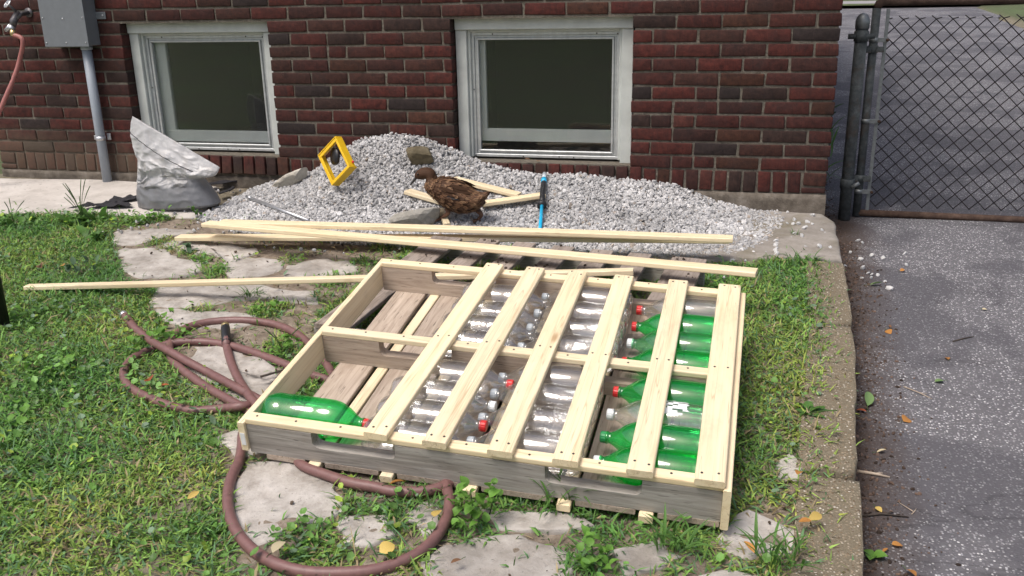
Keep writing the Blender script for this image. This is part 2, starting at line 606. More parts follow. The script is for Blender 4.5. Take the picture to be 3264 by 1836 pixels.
def ground_mat():
    m, nt, b = nodes_of('soil_and_thatch')
    v = tex_coord(nt)
    f = noise_n(nt, v, 22, 9, .72)
    col = ramp(nt, f, [(.28, (.10, .078, .058)), (.5, (.22, .18, .14)), (.72, (.36, .31, .255))])
    f2 = noise_n(nt, v, 2.4, 5, .6)
    g = ramp(nt, noise_n(nt, v, 60, 6, .7), [(.3, (.035, .062, .024)), (.6, (.08, .135, .05)), (.75, (.14, .175, .085))])
    at = nt.nodes.new('ShaderNodeAttribute'); at.attribute_name = 'tint'
    sp = nt.nodes.new('ShaderNodeSeparateColor'); nt.links.new(at.outputs['Color'], sp.inputs[0])
    k = mathn(nt, 'MULTIPLY', sp.outputs[0], .8)
    g = mixc(nt, mathn(nt, 'MULTIPLY', ramp(nt, noise_n(nt, v, .9, 6, .65), [(.40, (0, 0, 0)), (.66, (1, 1, 1))]), .75), g, (.05, .045, .03))
    col = mixc(nt, k, col, g)
    nt.links.new(col, b.inputs['Base Color'])
    b.inputs['Roughness'].default_value = .95
    b.inputs['Specular IOR Level'].default_value = .1
    bump(nt, b, f, .8, .012)
    return m

M = {}
M['pine'] = pine_mat()
M['grey_wood'] = old_wood('weathered_grey_wood', (.17, .155, .135), (.335, .31, .28), (.47, .445, .41), (.15, .12, .09), .35)
M['brown_wood'] = old_wood('old_brown_board', (.22, .17, .13), (.41, .335, .27), (.53, .45, .37), (.17, .12, .08), .45)
M['dirty_wood'] = old_wood('muddy_old_board', (.15, .12, .10), (.29, .245, .21), (.40, .345, .31), (.07, .05, .037), .8)
M['brick'] = brick_mat()
M['mortar'] = mortar_mat()
M['foundation'] = stone_mat('stained_foundation', (.06, .05, .04), (.14, .12, .098), (.22, .195, .165), 14, .6)
M['soil'] = ground_mat()
M['flag'] = stone_mat('pale_flagstone', (.24, .215, .185), (.42, .39, .355), (.54, .51, .475), 13, .5)
M['pad'] = stone_mat('worn_concrete', (.38, .35, .315), (.52, .485, .445), (.60, .565, .525), 6, .25)
M['slab'] = stone_mat('grey_brown_slab', (.17, .15, .125), (.29, .265, .235), (.38, .355, .325), 8, .45, (.15, .13, .07))
M['kerb'] = aggregate_mat('exposed_aggregate', (.11, .092, .06), (.23, .195, .14), [(.0, (.13, .085, .05)), (.4, (.27, .21, .14)), (.85, (.36, .31, .24)), (1, (.62, .58, .50))], 150, .62)
M['asphalt'] = aggregate_mat('worn_asphalt', (.058, .056, .064), (.125, .12, .132), [(.0, (.10, .098, .105)), (.5, (.24, .235, .245)), (.8, (.44, .435, .45)), (1, (.78, .77, .76))], 135, .70, asphalt_extra)
M['road'] = plain('pale_road', (.27, .26, .255), .9, 0, .15, 12)
M['gravel'] = tint_mat('white_gravel', .85, 0, .3, .35, 160)
M['grass'] = tint_mat('grass_blades', .55, .3, .3)
M['cover'] = tint_mat('small_leaves', .45, .3, .35)
M['white_paint'] = plain('aged_white_paint', (.52, .55, .525), .55, 0, .13, 9, .05)
M['alu'] = plain('dull_aluminium', (.55, .57, .57), .42, .55, .12, 40)
M['glass'] = clear_mat('window_glass', (.95, .96, .955), .8, .01, 0, haze=.008, hcol=(.72, .75, .74))
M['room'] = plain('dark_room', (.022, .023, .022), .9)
M['inner_white'] = plain('inner_white_paint', (.80, .83, .80), .6, 0, .06, 10)
M['box_grey'] = plain('grey_enamel', (.165, .18, .195), .5, 0, .06, 25)
M['conduit'] = plain('grey_pvc', (.30, .335, .38), .45, 0, .06, 20)
M['zinc'] = plain('zinc_metal', (.55, .56, .58), .38, .8, .15, 60)
M['brass'] = plain('brass', (.55, .44, .22), .35, .8, .15, 60)
M['dark_metal'] = plain('dark_bronze_metal', (.12, .115, .12), .5, .6, .3, 60)
M['blackpaint'] = plain('black_paint', (.012, .012, .013), .5, 0, .2, 30)
M['galv'] = stone_mat('weathered_galvanised_steel', (.045, .05, .052), (.085, .095, .095), (.15, .16, .16), 22, .4, (.10, .06, .04))
M['rust'] = stone_mat('rusty_steel', (.045, .028, .022), (.085, .055, .042), (.14, .095, .075), 25, .4)
M['galv_light'] = plain('galvanised_steel', (.22, .235, .235), .5, .5, .2, 50)
M['wire'] = plain('rusty_wire', (.026, .021, .022), .6, .4, .3, 80)
M['hose'] = plain('brown_rubber_hose', (.175, .090, .084), .48, 0, .16, 55, .1)
M['hose_red'] = plain('faded_red_hose', (.34, .13, .115), .5, 0, .10, 55, .1)
M['rubber'] = plain('black_rubber', (.016, .017, .02), .45, 0, .2, 40)
M['yellow'] = plain('yellow_plastic', (.80, .50, .02), .35, 0, .06, 20)
M['red'] = plain('red_plastic', (.62, .025, .025), .35, 0, .08, 20)
M['white_cap'] = plain('white_plastic', (.74, .77, .78), .4, 0, .05, 20)
M['grey_cap'] = plain('pale_grey_plastic', (.50, .55, .59), .4, 0, .06, 20)
M['green_cap'] = plain('green_plastic', (.02, .26, .08), .4, 0, .08, 20)
M['blue_cap'] = plain('blue_plastic', (.05, .09, .5), .4, 0, .08, 20)
M['sky_blue'] = plain('bright_blue_plastic', (.02, .42, .72), .3, 0, .05, 20)
M['slate'] = plain('slate_blue_plastic', (.11, .14, .19), .4, 0, .08, 20)
M['clear'] = clear_mat('clear_plastic', (.97, .975, .975), 3.6, .02, .03, 22, 1.5, .07, cap=.38)
M['crumpled'] = clear_mat('crumpled_clear_plastic', (.965, .97, .97), 3.6, .025, .4, 26, 1.5, .07, cap=.38)
M['green'] = clear_mat('green_clear_plastic', (.26, .93, .46), 2.4, .025, .04, 18, 1.5, .17, hcol=(.006, .55, .11), cap=.26)
M['pale_green'] = clear_mat('pale_green_plastic', (.62, .96, .72), 2.4, .025, .04, 18, 1.5, .10, hcol=(.10, .6, .25), cap=.30)
M['label'] = plain('white_paper_label', (.78, .79, .80), .6, 0, .05, 30)
M['screw'] = plain('dark_screw_head', (.06, .05, .045), .5, .5, .3, 80)
M['rag'] = plain('black_cloth', (.016, .015, .019), .8, 0, .4, 50, .4)
M['rock_brown'] = stone_mat('mossy_brown_rock', (.075, .062, .038), (.15, .125, .08), (.22, .19, .13), 16, .4)
M['rock_grey'] = stone_mat('grey_limestone', (.20, .19, .165), (.34, .325, .29), (.45, .435, .40), 16, .4)
M['rock_pale'] = stone_mat('pale_limestone', (.30, .275, .225), (.47, .44, .38), (.58, .55, .49), 16, .35)

# ------------------------------------------------------------------ the lie of the land
def GZ(x, y):
    z = .056 - .0123 * min(max(x, -9), .5) + .057 * min(max(y, -9), 16)
    # shallow hollow in front of and below the raised pallet
    return z - .034 * math.exp(-((x + .15) / .62) ** 2 - ((y + 2.52) / .26) ** 2)

def DZ(x, y):
    return -.07 + .055 * min(max(y, -9), 16)

def kerb_x(y):
    return float(np.interp(y, [-6.0, -3.6, -2.59, -1.52, -.735, -.135, 0, .2, 16], [.02, .235, .312, .405, .435, .443, .41, .41, .41]))

PX = [-2.65, -2.285, -2.124, -1.99, -1.8, -1.67, -1.48, -1.31, -1.04, -.8, -.475, -.318, -.114, .07, .2]
PH = [.0, .10, .22, .29, .33, .325, .26, .19, .14, .15, .13, .11, .04, .0, .0]
PDX = [-2.85, -2.8, -2.5, -2.2, -1, -.2, .0, .08, .14, .19, .23]
PD = [0, .62, .75, .88, .92, .88, .76, .66, .52, .34, 0]

def pile_h(x, y):
    hw = np.interp(x, PX, PH); d = np.interp(x, PDX, PD)
    t = -y / max(d, 1e-3)
    if d <= .01 or t < -.05: return 0.0
    s = min(max((1.08 - t) / .25, 0), 1); s = s * s * (3 - 2 * s)
    l = min(max((x + 2.8) / .25, 0), 1)
    return hw * max(0, 1 - t) ** 2.3 + .02 * s * l

def inside(poly, x, y):
    """vectorised point-in-polygon"""
    x, y = np.asarray(x), np.asarray(y)
    r = np.zeros(x.shape, bool)
    n = len(poly)
    for i in range(n):
        x0, y0 = poly[i]; x1, y1 = poly[(i + 1) % n]
        c = ((y0 > y) != (y1 > y)) & (x < (x1 - x0) * (y - y0) / (y1 - y0 + 1e-12) + x0)
        r ^= c
    return r

FLAGS = [
    [(-2.914, -0.875), (-2.766, -0.811), (-2.572, -0.788), (-2.514, -0.814), (-2.612, -0.915), (-2.656, -0.970), (-2.685, -1.043), (-2.792, -1.052)],
    [(-2.578, -1.001), (-2.498, -0.929), (-2.269, -0.954), (-2.116, -0.981), (-2.077, -1.037), (-2.122, -1.129), (-2.164, -1.157), (-2.276, -1.096), (-2.423, -1.081)],
    [(-2.714, -1.125), (-2.581, -1.079), (-2.479, -1.113), (-2.351, -1.193), (-2.253, -1.194), (-2.205, -1.339), (-2.292, -1.393), (-2.425, -1.409), (-2.530, -1.345)],
    [(-2.148, -1.184), (-2.072, -1.099), (-1.919, -1.111), (-1.878, -1.162), (-1.865, -1.255), (-1.923, -1.303), (-2.027, -1.342)],
    [(-2.245, -1.525), (-2.141, -1.462), (-1.931, -1.412), (-1.810, -1.423), (-1.771, -1.531), (-1.900, -1.581), (-2.007, -1.673), (-2.151, -1.693)],
    [(-2.101, -1.737), (-2.056, -1.698), (-1.972, -1.726), (-1.770, -1.693), (-1.671, -1.739), (-1.755, -1.826), (-1.899, -1.841), (-2.015, -1.808)],
    [(-1.789, -1.436), (-1.618, -1.436), (-1.551, -1.536), (-1.701, -1.565)],
    [(-1.850, -1.176), (-1.777, -1.063), (-1.608, -1.091), (-1.524, -1.189), (-1.695, -1.277), (-1.809, -1.281)],
    [(-1.754, -1.995), (-1.635, -1.971), (-1.433, -2.095), (-1.352, -2.197), (-1.391, -2.315), (-1.529, -2.254), (-1.714, -2.130)],
    [(-1.231, -2.617), (-1.095, -2.598), (-0.971, -2.666), (-0.895, -2.747), (-0.956, -2.838), (-1.039, -2.936), (-1.116, -2.868), (-1.190, -2.754)],
    [(-0.880, -2.816), (-0.829, -2.769), (-0.778, -2.764), (-0.745, -2.838), (-0.785, -2.890), (-0.840, -2.886)],
    [(-0.727, -2.753), (-0.702, -2.676), (-0.665, -2.682), (-0.639, -2.768), (-0.664, -2.811)],
    [(-0.618, -2.898), (-0.594, -2.850), (-0.502, -2.772), (-0.424, -2.761), (-0.357, -2.791), (-0.322, -2.814), (-0.334, -2.904), (-0.448, -2.974), (-0.588, -2.973)],
    [(-0.230, -2.762), (-0.192, -2.722), (-0.140, -2.704), (-0.086, -2.749), (-0.122, -2.805), (-0.186, -2.837)],
    [(-0.000, -2.647), (0.028, -2.538), (0.072, -2.506), (0.123, -2.545), (0.190, -2.605), (0.181, -2.652), (0.120, -2.703), (0.054, -2.706), (0.020, -2.682)],
    [(0.127, -2.313), (0.176, -2.269), (0.198, -2.315), (0.185, -2.375), (0.148, -2.367)],
    [(-0.040, -2.833), (0.001, -2.792), (0.073, -2.782), (0.119, -2.797), (0.090, -2.853), (-0.013, -2.876)],
    [(-1.374, -2.516), (-1.342, -2.477), (-1.268, -2.494), (-1.226, -2.563), (-1.261, -2.601), (-1.328, -2.570)],
    [(-0.567, -2.661), (-0.348, -2.627), (-0.297, -2.659), (-0.346, -2.704), (-0.487, -2.735)],
]
PAD = [(-5.196, -0.166), (-3.643, -0.006), (-3.415, 0.092), (-3.136, 0.215), (-2.861, -0.032), (-2.621, -0.610), (-2.933, -0.649), (-3.172, -0.630), (-3.371, -0.689), (-3.571, -0.701), (-3.786, -0.786), (-4.489, -1.057)]
PAD = [(x, min(y, -.006)) for x, y in PAD]
SLAB = [(-.62, -.012), (.16, -.012), (.36, -.012), (.40, -.03), (.443, -.135), (.436, -.40), (.433, -.70), (.27, -.69), (.10, -.72), (-.05, -.78), (-.30, -.86), (-.62, -.86)]
PATHZONE = [(-2.949, -0.855), (-2.749, -0.633), (-2.097, -0.750), (-1.445, -0.841), (-1.397, -1.085), (-1.499, -1.629), (-1.281, -2.110), (-1.345, -2.391), (-1.533, -2.354), (-1.777, -2.095), (-2.002, -1.849), (-2.158, -1.698), (-2.235, -1.545), (-2.441, -1.459), (-2.732, -1.127)]
FRONTZONE = [(-1.415, -2.462), (-1.265, -2.535), (-0.716, -2.544), (-0.010, -2.636), (0.090, -2.456), (0.209, -2.313), (0.206, -2.764), (0.194, -2.970), (-0.763, -3.187), (-1.014, -3.037), (-1.162, -2.839)]

def build_ground():
    xs = np.unique(np.concatenate([np.linspace(-90, -12, 14), np.linspace(-12, -4.6, 16), np.linspace(-4.6, .52, 150), np.linspace(.52, 4.4, 20), np.linspace(4.4, 12, 14), np.linspace(12, 90, 14)]).round(4))
    ys = np.unique(np.concatenate([np.linspace(-90, -12, 14), np.linspace(-12, -4.4, 18), np.linspace(-4.4, 0, 120), np.linspace(0, 22, 50), np.linspace(22, 160, 20)]).round(4))
    V = np.zeros((len(ys), len(xs), 3)); T = np.zeros((len(ys), len(xs), 3))
    for j, y in enumerate(ys):
        kx = kerb_x(y)
        for i, x in enumerate(xs):
            z = GZ(x, y)
            near = (-5 < x < .6) and (-5 < y < 0)
            if near: z += .007 * noise.noise(Vector((x * 5, y * 5, 1))) + .005 * noise.noise(Vector((x * 17, y * 17, 4)))
            if x > kx - .06: z = DZ(x, y) - .05
            if x > 4.0 + .1 * math.sin(y) and y < 15: z = DZ(x, y) + .03 + .02 * (x - 4)
            if y > 19.5: z = GZ(min(x, .4), 16) + .05
            V[j, i] = (x, y, z)
            far = 1.0 if (y < -3.9 or x < -4.4 or x > 4 or y > 19) else .35
            T[j, i, 0] = far
    V = V.reshape(-1, 3); T = T.reshape(-1, 3)
    pz = inside(PATHZONE, V[:, 0], V[:, 1]) | inside(FRONTZONE, V[:, 0], V[:, 1])
    T[pz, 0] = 0
    nx, ny = len(xs), len(ys)
    idx = np.arange(nx * ny).reshape(ny, nx)
    F = np.stack([idx[:-1, :-1], idx[:-1, 1:], idx[1:, 1:], idx[1:, :-1]], -1).reshape(-1, 4)
    o = link('lawn_ground', np_mesh('lawn_ground', V, F, T, True), M['soil'])
    tag(o, kind='structure')
build_ground()

# driveway, street and what lies beyond
def sheet(name, poly_fn, ys, zf, m, nx=10):
    V, F = [], []
    for y in ys:
        a, b = poly_fn(y)
        for i in range(nx + 1):
            x = a + (b - a) * i / nx
            V.append((x, y, zf(x, y)))
    w = nx + 1
    for j in range(len(ys) - 1):
        for i in range(nx):
            F.append((j * w + i, j * w + i + 1, (j + 1) * w + i + 1, (j + 1) * w + i))
    me = bpy.data.meshes.new(name)
    me.from_pydata(V, [], F)
    smooth(me)
    o = link(name, me, m)
    tag(o, kind='structure')
    return o

def drive_z(x, y):
    return DZ(x, y) + (.006 * noise.noise(Vector((x * 2.2, y * 2.2, 0))) if y < 4 else 0)
sheet('driveway', lambda y: (kerb_x(y) - .05 if y < .1 else .36, 3.95 - .05 * math.sin(y * 1.3) if y < 12 else 3.9 + (y - 12) ** 2 * .25),
      list(np.linspace(-7, 3, 60)) + list(np.linspace(3.4, 15.2, 28)), drive_z, M['asphalt'], 16)
sheet('street', lambda y: (-70, 70), [15.0, 16.0, 17.5, 19.2], lambda x, y: .85 if y < 16.5 else .86, M['road'], 12)

# ------------------------------------------------------------------ brick house with its basement windows
CH = .067; J0 = 1.0                       # course height, top joint of the windows
PER = .2127                               # brick plus joint
XR, XL = .406, -4.355                     # the two corners of this wall
WINS = [(-3.384, -2.484), (-1.462, -.541)]
J11 = J0 - 11 * CH
SOLD_B = .155
house = empty('brick_house', (XR, 0, 0))
house_inv = Matrix.Translation((-XR, 0, 0))
tag(house, 'dark red brick house wall with two white framed basement windows', 'house')

def hx(o):
    """place an object given in world coordinates under the house"""
    o.parent = house
    o.location = (o.location.x - XR, o.location.y, o.location.z)
    return o

BRICK_COL = [(.066, .0170, .0128), (.055, .0168, .0132), (.074, .0178, .0135), (.050, .0205, .0150), (.037, .0205, .0165), (.027, .0190, .0175), (.060, .0245, .0150), (.066, .0210, .0157), (.046, .0178, .0142)]
BRICK_W = [9, 9, 7, 6, 3, 1.6, 3.5, 6, 6]
brick_cache = {}
def brick_mesh(w, h, d):
    key = (round(w / .006), round(h / .003), round(d / .01), random.randrange(4))
    if key not in brick_cache:
        bm = bmesh.new()
        bmesh.ops.create_cube(bm, size=1.0)
        for v in bm.verts:
            v.co = Vector((v.co.x * w, v.co.y * d, v.co.z * h)) + Vector((random.uniform(-.0032, .0032), random.uniform(-.002, .002), random.uniform(-.0026, .0026)))
        bmesh.ops.bevel(bm, geom=list(bm.edges), offset=.0045, segments=2, affect='EDGES', profile=.55)
        me = bm_mesh(bm, 'brick', True)
        me.materials.append(M['brick'])
        brick_cache[key] = me
    return brick_cache[key]

def put_brick(x0, x1, z0, z1, y0=0.0, d=.098, joint=.0108, tilt=None, fl=0, fr=0):
    x0 -= fl * joint / 2; x1 += fr * joint / 2
    w, h = x1 - x0 - joint, z1 - z0 - joint
    if w < .012 or h < .01: return
    o = bpy.data.objects.new('brick', brick_mesh(w, h, d))
    C.objects.link(o)
    o.parent = house
    o.location = ((x0 + x1) / 2 - XR + random.uniform(-.0015, .0015), y0 + d / 2 + random.uniform(-.002, .002), (z0 + z1) / 2 + random.uniform(-.0012, .0012))
    o.rotation_euler = (tilt or 0, random.uniform(-.004, .004), random.uniform(-.006, .006))
    c = random.choices(BRICK_COL, BRICK_W)[0]
    k = random.uniform(.8, 1.2)
    o.color = (c[0] * k, c[1] * k, c[2] * k, 1)

def course_spans(k):
    """free spans of course k (0 = the first one below the window heads)"""
    if k < 0 or k > 10: return [(XL, XR)]
    s = [XL] + [v for w in WINS for v in w] + [XR]
    return [(s[0], s[1]), (s[2], s[3]), (s[4], s[5])]

for k in range(-4, 11):
    z1 = J0 - k * CH; z0 = z1 - CH
    for a, b in course_spans(k):
        off = PER * (.5 if k % 2 == 0 else 0.0)
        x = b if b == XR else XR - PER * math.floor((XR - b) / PER) + PER
        edges = []
        e = XR - off + (PER if off else 0)
        while e > XL - PER:
            edges.append(e); e -= PER
        edges = sorted(edges)
        cuts = [a] + [q for q in edges if a + .045 < q < b - .045] + [b]
        if random.random() < .12 and len(cuts) > 4:      # now and then a brick split into two halves
            i = random.randrange(1, len(cuts) - 2)
            cuts.insert(i + 1, (cuts[i] + cuts[i + 1]) / 2)
        for i in range(len(cuts) - 1):
            put_brick(cuts[i], cuts[i + 1], z0, z1, fl=i == 0, fr=i == len(cuts) - 2)
# rowlock course at the foot of the wall; under the windows it projects as a sloping sill
n_row = int((XR - XL - .236) / .0687)
RW = (XR - XL - .236) / n_row
for i in range(n_row):
    x0 = XL + .118 + i * RW; x1 = x0 + RW; xm = (x0 + x1) / 2
    if any(a - .03 < xm < b + .03 for a, b in WINS):
        o_y = -.018
        put_brick(x0, x1, SOLD_B + .004, J11 + .004, o_y, .16, .010, tilt=-.10)
    else:
        put_brick(x0, x1, SOLD_B, J11)
for z0, z1 in ((SOLD_B, SOLD_B + .036), (SOLD_B + .036, J11)):
    put_brick(XR - .118, XR, z0, z1); put_brick(XL, XL + .118, z0, z1)

def mesh_boxes(name, boxes, m, parent=None):
    V, F = [], []
    for x0, x1, y0, y1, z0, z1 in boxes:
        b = len(V)
        V += [(x0, y0, z0), (x1, y0, z0), (x1, y1, z0), (x0, y1, z0), (x0, y0, z1), (x1, y0, z1), (x1, y1, z1), (x0, y1, z1)]
        F += [(b, b + 1, b + 5, b + 4), (b + 1, b + 2, b + 6, b + 5), (b + 2, b + 3, b + 7, b + 6), (b + 3, b, b + 4, b + 7), (b + 4, b + 5, b + 6, b + 7), (b + 3, b + 2, b + 1, b)]
    me = bpy.data.meshes.new(name)
    me.from_pydata(V, [], F)
    return link(name, me, m, parent)

TOPZ = 2.72
e = .009
sp = [XL + e] + [v for w in WINS for v in w] + [XR - e]
mb = [(sp[0] - XR, sp[1] - XR - e, .006, .22, J11 + e, J0 - e), (sp[2] - XR + e, sp[3] - XR - e, .006, .22, J11 + e, J0 - e), (sp[4] - XR + e, sp[5] - XR, .006, .22, J11 + e, J0 - e),
      (sp[0] - XR, sp[5] - XR, .006, .22, J0 - e, TOPZ), (sp[0] - XR, sp[5] - XR, .006, .22, .10, J11 + e)]
mesh_boxes('mortar', mb, M['mortar'], house)
# side and back walls, roof
mesh_boxes('side_wall', [(-.226, -.006, .22, 7.5, -.4, TOPZ)], M['mortar'], house)
mesh_boxes('side_wall', [(XL - XR + .006, XL - XR + .226, .22, 7.5, -.4, TOPZ)], M['mortar'], house)
mesh_boxes('back_wall', [(XL - XR + .006, -.006, 7.5, 7.7, -.4, TOPZ)], M['mortar'], house)
def roof_mesh():
    x0, x1, y0, y1 = XL - XR - .25, .25, -.25, 7.95
    xm, z, t = (x0 + x1) / 2, TOPZ, .12
    V = [(x0, y0, z), (x1, y0, z), (x1, y1, z), (x0, y1, z), (x0, y0, z + t), (x1, y0, z + t), (x1, y1, z + t), (x0, y1, z + t), (xm, y0, z + 1.3), (xm, y1, z + 1.3)]
    F = [(3, 2, 1, 0), (0, 1, 5, 4), (1, 2, 6, 5), (2, 3, 7, 6), (3, 0, 4, 7), (4, 5, 8), (5, 6, 9, 8), (6, 7, 9), (7, 4, 8, 9)]
    me = bpy.data.meshes.new('roof'); me.from_pydata(V, [], F)
    return me
link('roof', roof_mesh(), plain('roof_shingle', (.08, .075, .07), .9), house)
# bricks higher up and round the corner, too far out of view to pick apart
def brick_field():
    V, F, cols = [], [], []
    def one(c, ux, uy, w, h, d):
        b = len(V)
        c = Vector(c)
        for sx, sy, sz in ((-1, 1, -1), (1, 1, -1), (1, 1, 1), (-1, 1, 1), (-1, -1, -1), (1, -1, -1), (1, -1, 1), (-1, -1, 1)):
            s = .94 if sy > 0 else 1.0
            V.append(tuple(c + Vector(ux) * (sx * w / 2 * s) + Vector(uy) * (sy * d / 2) + Vector((0, 0, sz * h / 2 * s))))
        for q in ((0, 1, 2, 3), (5, 4, 7, 6), (4, 0, 3, 7), (1, 5, 6, 2), (3, 2, 6, 7), (4, 5, 1, 0)):
            F.append(tuple(b + k for k in q))
        cc = random.choices(BRICK_COL, BRICK_W)[0]; k = random.uniform(.8, 1.2)
        cols.extend([tuple(v * k for v in cc)] * 8)
    k = -5
    while J0 - k * CH < TOPZ:
        zc = J0 - k * CH - CH / 2
        x = XR - (PER * .5 if k % 2 == 0 else 0)
        if k % 2 == 0: one((-PER / 4, .045, zc), (1, 0, 0), (0, -1, 0), PER / 2 - .0115, CH - .0115, .094)
        while x > XL + .05:
            w = min(PER, x - XL)
            one((x - w / 2 - XR, .045, zc), (1, 0, 0), (0, -1, 0), w - .0115, CH - .0115, .094)
            x -= w
        k -= 1
    for k in range(-25, 12):
        zc = J0 - k * CH - CH / 2
        if zc > TOPZ: continue
        y = .105 if k % 2 == 0 else .215
        while y < 5.5:
            one((-.045, y + PER / 2, zc), (0, 1, 0), (1, 0, 0), PER - .0115, CH - .0115, .094)
            y += PER
    me = np_mesh('upper_bricks', V, F, cols)
    o = link('upper_bricks', me, tint_mat('upper_brick', .8, 0, .3, .5, 60), house)
    o['kind'] = 'stuff'
brick_field()

def foundation():
    # rough parging under the bricks, ragged lower edge, bulging a little
    V, F = [], []
    n, mrows = 120, 6
    for i in range(n + 1):
        x = XL + (XR - XL) * i / n
        zb = GZ(x, 0) - .08
        for j in range(mrows + 1):
            t = j / mrows
            z = zb + (SOLD_B - .002 - zb) * t
            y = -.004 - .012 * (1 - t) + .010 * noise.noise(Vector((x * 8, z * 12, 2))) + .004 * noise.noise(Vector((x * 30, z * 30, 7)))
            V.append((x - XR, y, z))
    w = mrows + 1
    for i in range(n):
        for j in range(mrows):
            F.append((i * w + j, (i + 1) * w + j, (i + 1) * w + j + 1, i * w + j + 1))
    b = len(V)
    for i in range(n + 1):
        V.append((XL + (XR - XL) * i / n - XR, .20, SOLD_B - .002))
    for i in range(n): F.append((i * w + mrows, (i + 1) * w + mrows, b + i + 1, b + i))
    b2 = len(V)
    V.append((0, .20, GZ(XR, 0) - .08)); 
    F.append((n * w, b2, b + n, n * w + mrows))
    me = bpy.data.meshes.new('foundation'); me.from_pydata(V, [], F); smooth(me)
    link('foundation', me, M['foundation'], house)
foundation()

def window(x0, x1):
    """timber casing set back in the brick, aluminium storm frame, glass, white inner sash and a dark basement behind"""
    z0, z1 = J11 + .008, J0 - .004
    r = empty('window', (0, 0, 0)); r.parent = house
    X0, X1 = x0 - XR + .004, x1 - XR - .004
    cw, ch = .058, .060
    yf = .062
    P_ = M['white_paint']
    cas = lambda n, a, b, c, d, ya, yb, m=P_, bev=.003: box(n, a, b, ya, yb, c, d, m, r, bev)
    cas('casing', X0, X0 + cw, z0, z1 - ch, yf, .20)
    cas('casing', X1 - cw, X1, z0, z1 - ch, yf, .20)
    cas('casing', X0, X1, z1 - ch, z1, yf - .012, .20)
    # stop bead
    a0, a1, b0, b1 = X0 + cw, X1 - cw, z0 + .012, z1 - ch
    cas('stop', a0, a0 + .014, b0, b1, yf + .02, .19)
    cas('stop', a1 - .014, a1, b0, b1, yf + .02, .19)
    cas('stop', a0 + .014, a1 - .014, b1 - .014, b1, yf + .022, .19)
    # storm window frame: outer channel and inner sash bar
    A = M['alu']
    s0, s1, t0, t1 = a0 + .014, a1 - .014, b0, b1 - .014
    y = yf + .038
    fr = empty('storm_frame', (0, 0, 0)); fr.parent = r
    def bars(w, ya, yb, g, m):
        box('rail', s0 + g, s1 - g, ya, yb, t0 + g, t0 + g + w, m, fr, .002)
        box('rail', s0 + g, s1 - g, ya, yb, t1 - g - w, t1 - g, m, fr, .002)
        box('stile', s0 + g, s0 + g + w, ya, yb, t0 + g + w, t1 - g - w, m, fr, .002)
        box('stile', s1 - g - w, s1 - g, ya, yb, t0 + g + w, t1 - g - w, m, fr, .002)
    bars(.016, y, y + .03, 0, A)
    bars(.012, y + .008, y + .026, .016, A)
    bars(.010, y - .002, y + .022, .028, A)
    for sx, sz in ((.012, .010), (.35, .010), (.7, .010), (.012, .55), (.92, .5), (.15, .985), (.85, .985), (.985, .98), (.6, .012)):
        sc = lathe_mesh('screw', [(0, .004), (.003, .003)], 6, 'Z')
        o = link('screw', sc, M['screw'], fr); o.location = (s0 + (s1 - s0) * sx, y - .003, t0 + (t1 - t0) * sz); o.rotation_euler = (PI / 2, 0, 0)
    g = .037
    box('pane', s0 + g, s1 - g, y + .012, y + .015, t0 + g, t1 - g, M['glass'], r)
    # inner reveal, sash and pane
    yi = .185
    I = M['inner_white']
    ya = y + .034
    lw, lift = (.085, .012) if x0 < -2 else (.052, .050)
    box('reveal', s0, s0 + .012, ya, yi, t0, t1, I, r)
    box('reveal', s1 - .012, s1, ya, yi, t0, t1, I, r)
    box('reveal', s0 + .012, s1 - .012, ya, yi, t1 - .02, t1, I, r)
    box('inner_sill', s0 + .012, s1 - .012, ya + .002, yi, t0, t0 + .010, I, r)
    zr = t0 + .028 + lift
    box('sash_rail', s0 + .012, s1 - .020, ya + .004, ya + .034, zr, zr + .066, I, r, .003)
    box('sash_stile', s0 + .012, s0 + .012 + lw, ya + .004, ya + .034, zr + .066, t1 - .02, I, r, .003)
    box('sash_stile', s1 - .020, s1 - .012, ya + .004, ya + .034, zr, t1 - .02, I, r, .002)
    box('pane', s0 + .012 + lw, s1 - .020, ya + .017, ya + .020, zr + .066, t1 - .02, M['glass'], r)
    # closed dark room
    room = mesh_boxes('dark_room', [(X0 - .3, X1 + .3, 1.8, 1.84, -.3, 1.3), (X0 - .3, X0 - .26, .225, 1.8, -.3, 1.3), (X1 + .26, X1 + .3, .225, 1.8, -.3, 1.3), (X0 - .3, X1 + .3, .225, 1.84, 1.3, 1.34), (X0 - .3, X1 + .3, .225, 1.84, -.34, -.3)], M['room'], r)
    return r
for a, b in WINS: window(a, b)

# ------------------------------------------------------------------ hard surfaces in the yard
pad = poly_slab('concrete_pad', PAD, lambda x, y: GZ(x, y) + .012, .10, M['pad'], jit=.006, rough=.003, step=.08, edge=.01, seed=5)
tag(pad, kind='structure')
slab = poly_slab('concrete_slab', SLAB, lambda x, y: GZ(x, y) + .018, .22, M['slab'], jit=.004, rough=.003, step=.06, edge=.008, seed=9)
tag(slab, kind='structure')

flagroot = empty('flagstone_path'); tag(flagroot, kind='structure')
for i, pl in enumerate(FLAGS):
    _cx = sum(p[0] for p in pl) / len(pl); _cy = sum(p[1] for p in pl) / len(pl)
    pl = [(_cx + (p[0] - _cx) * 1.09, _cy + (p[1] - _cy) * 1.09) for p in pl]
    poly_slab('flagstone', pl, lambda x, y: GZ(x, y) + .006, .06, M['flag'], flagroot, jit=.014, rough=.008, step=.035, edge=.010, seed=20 + i)

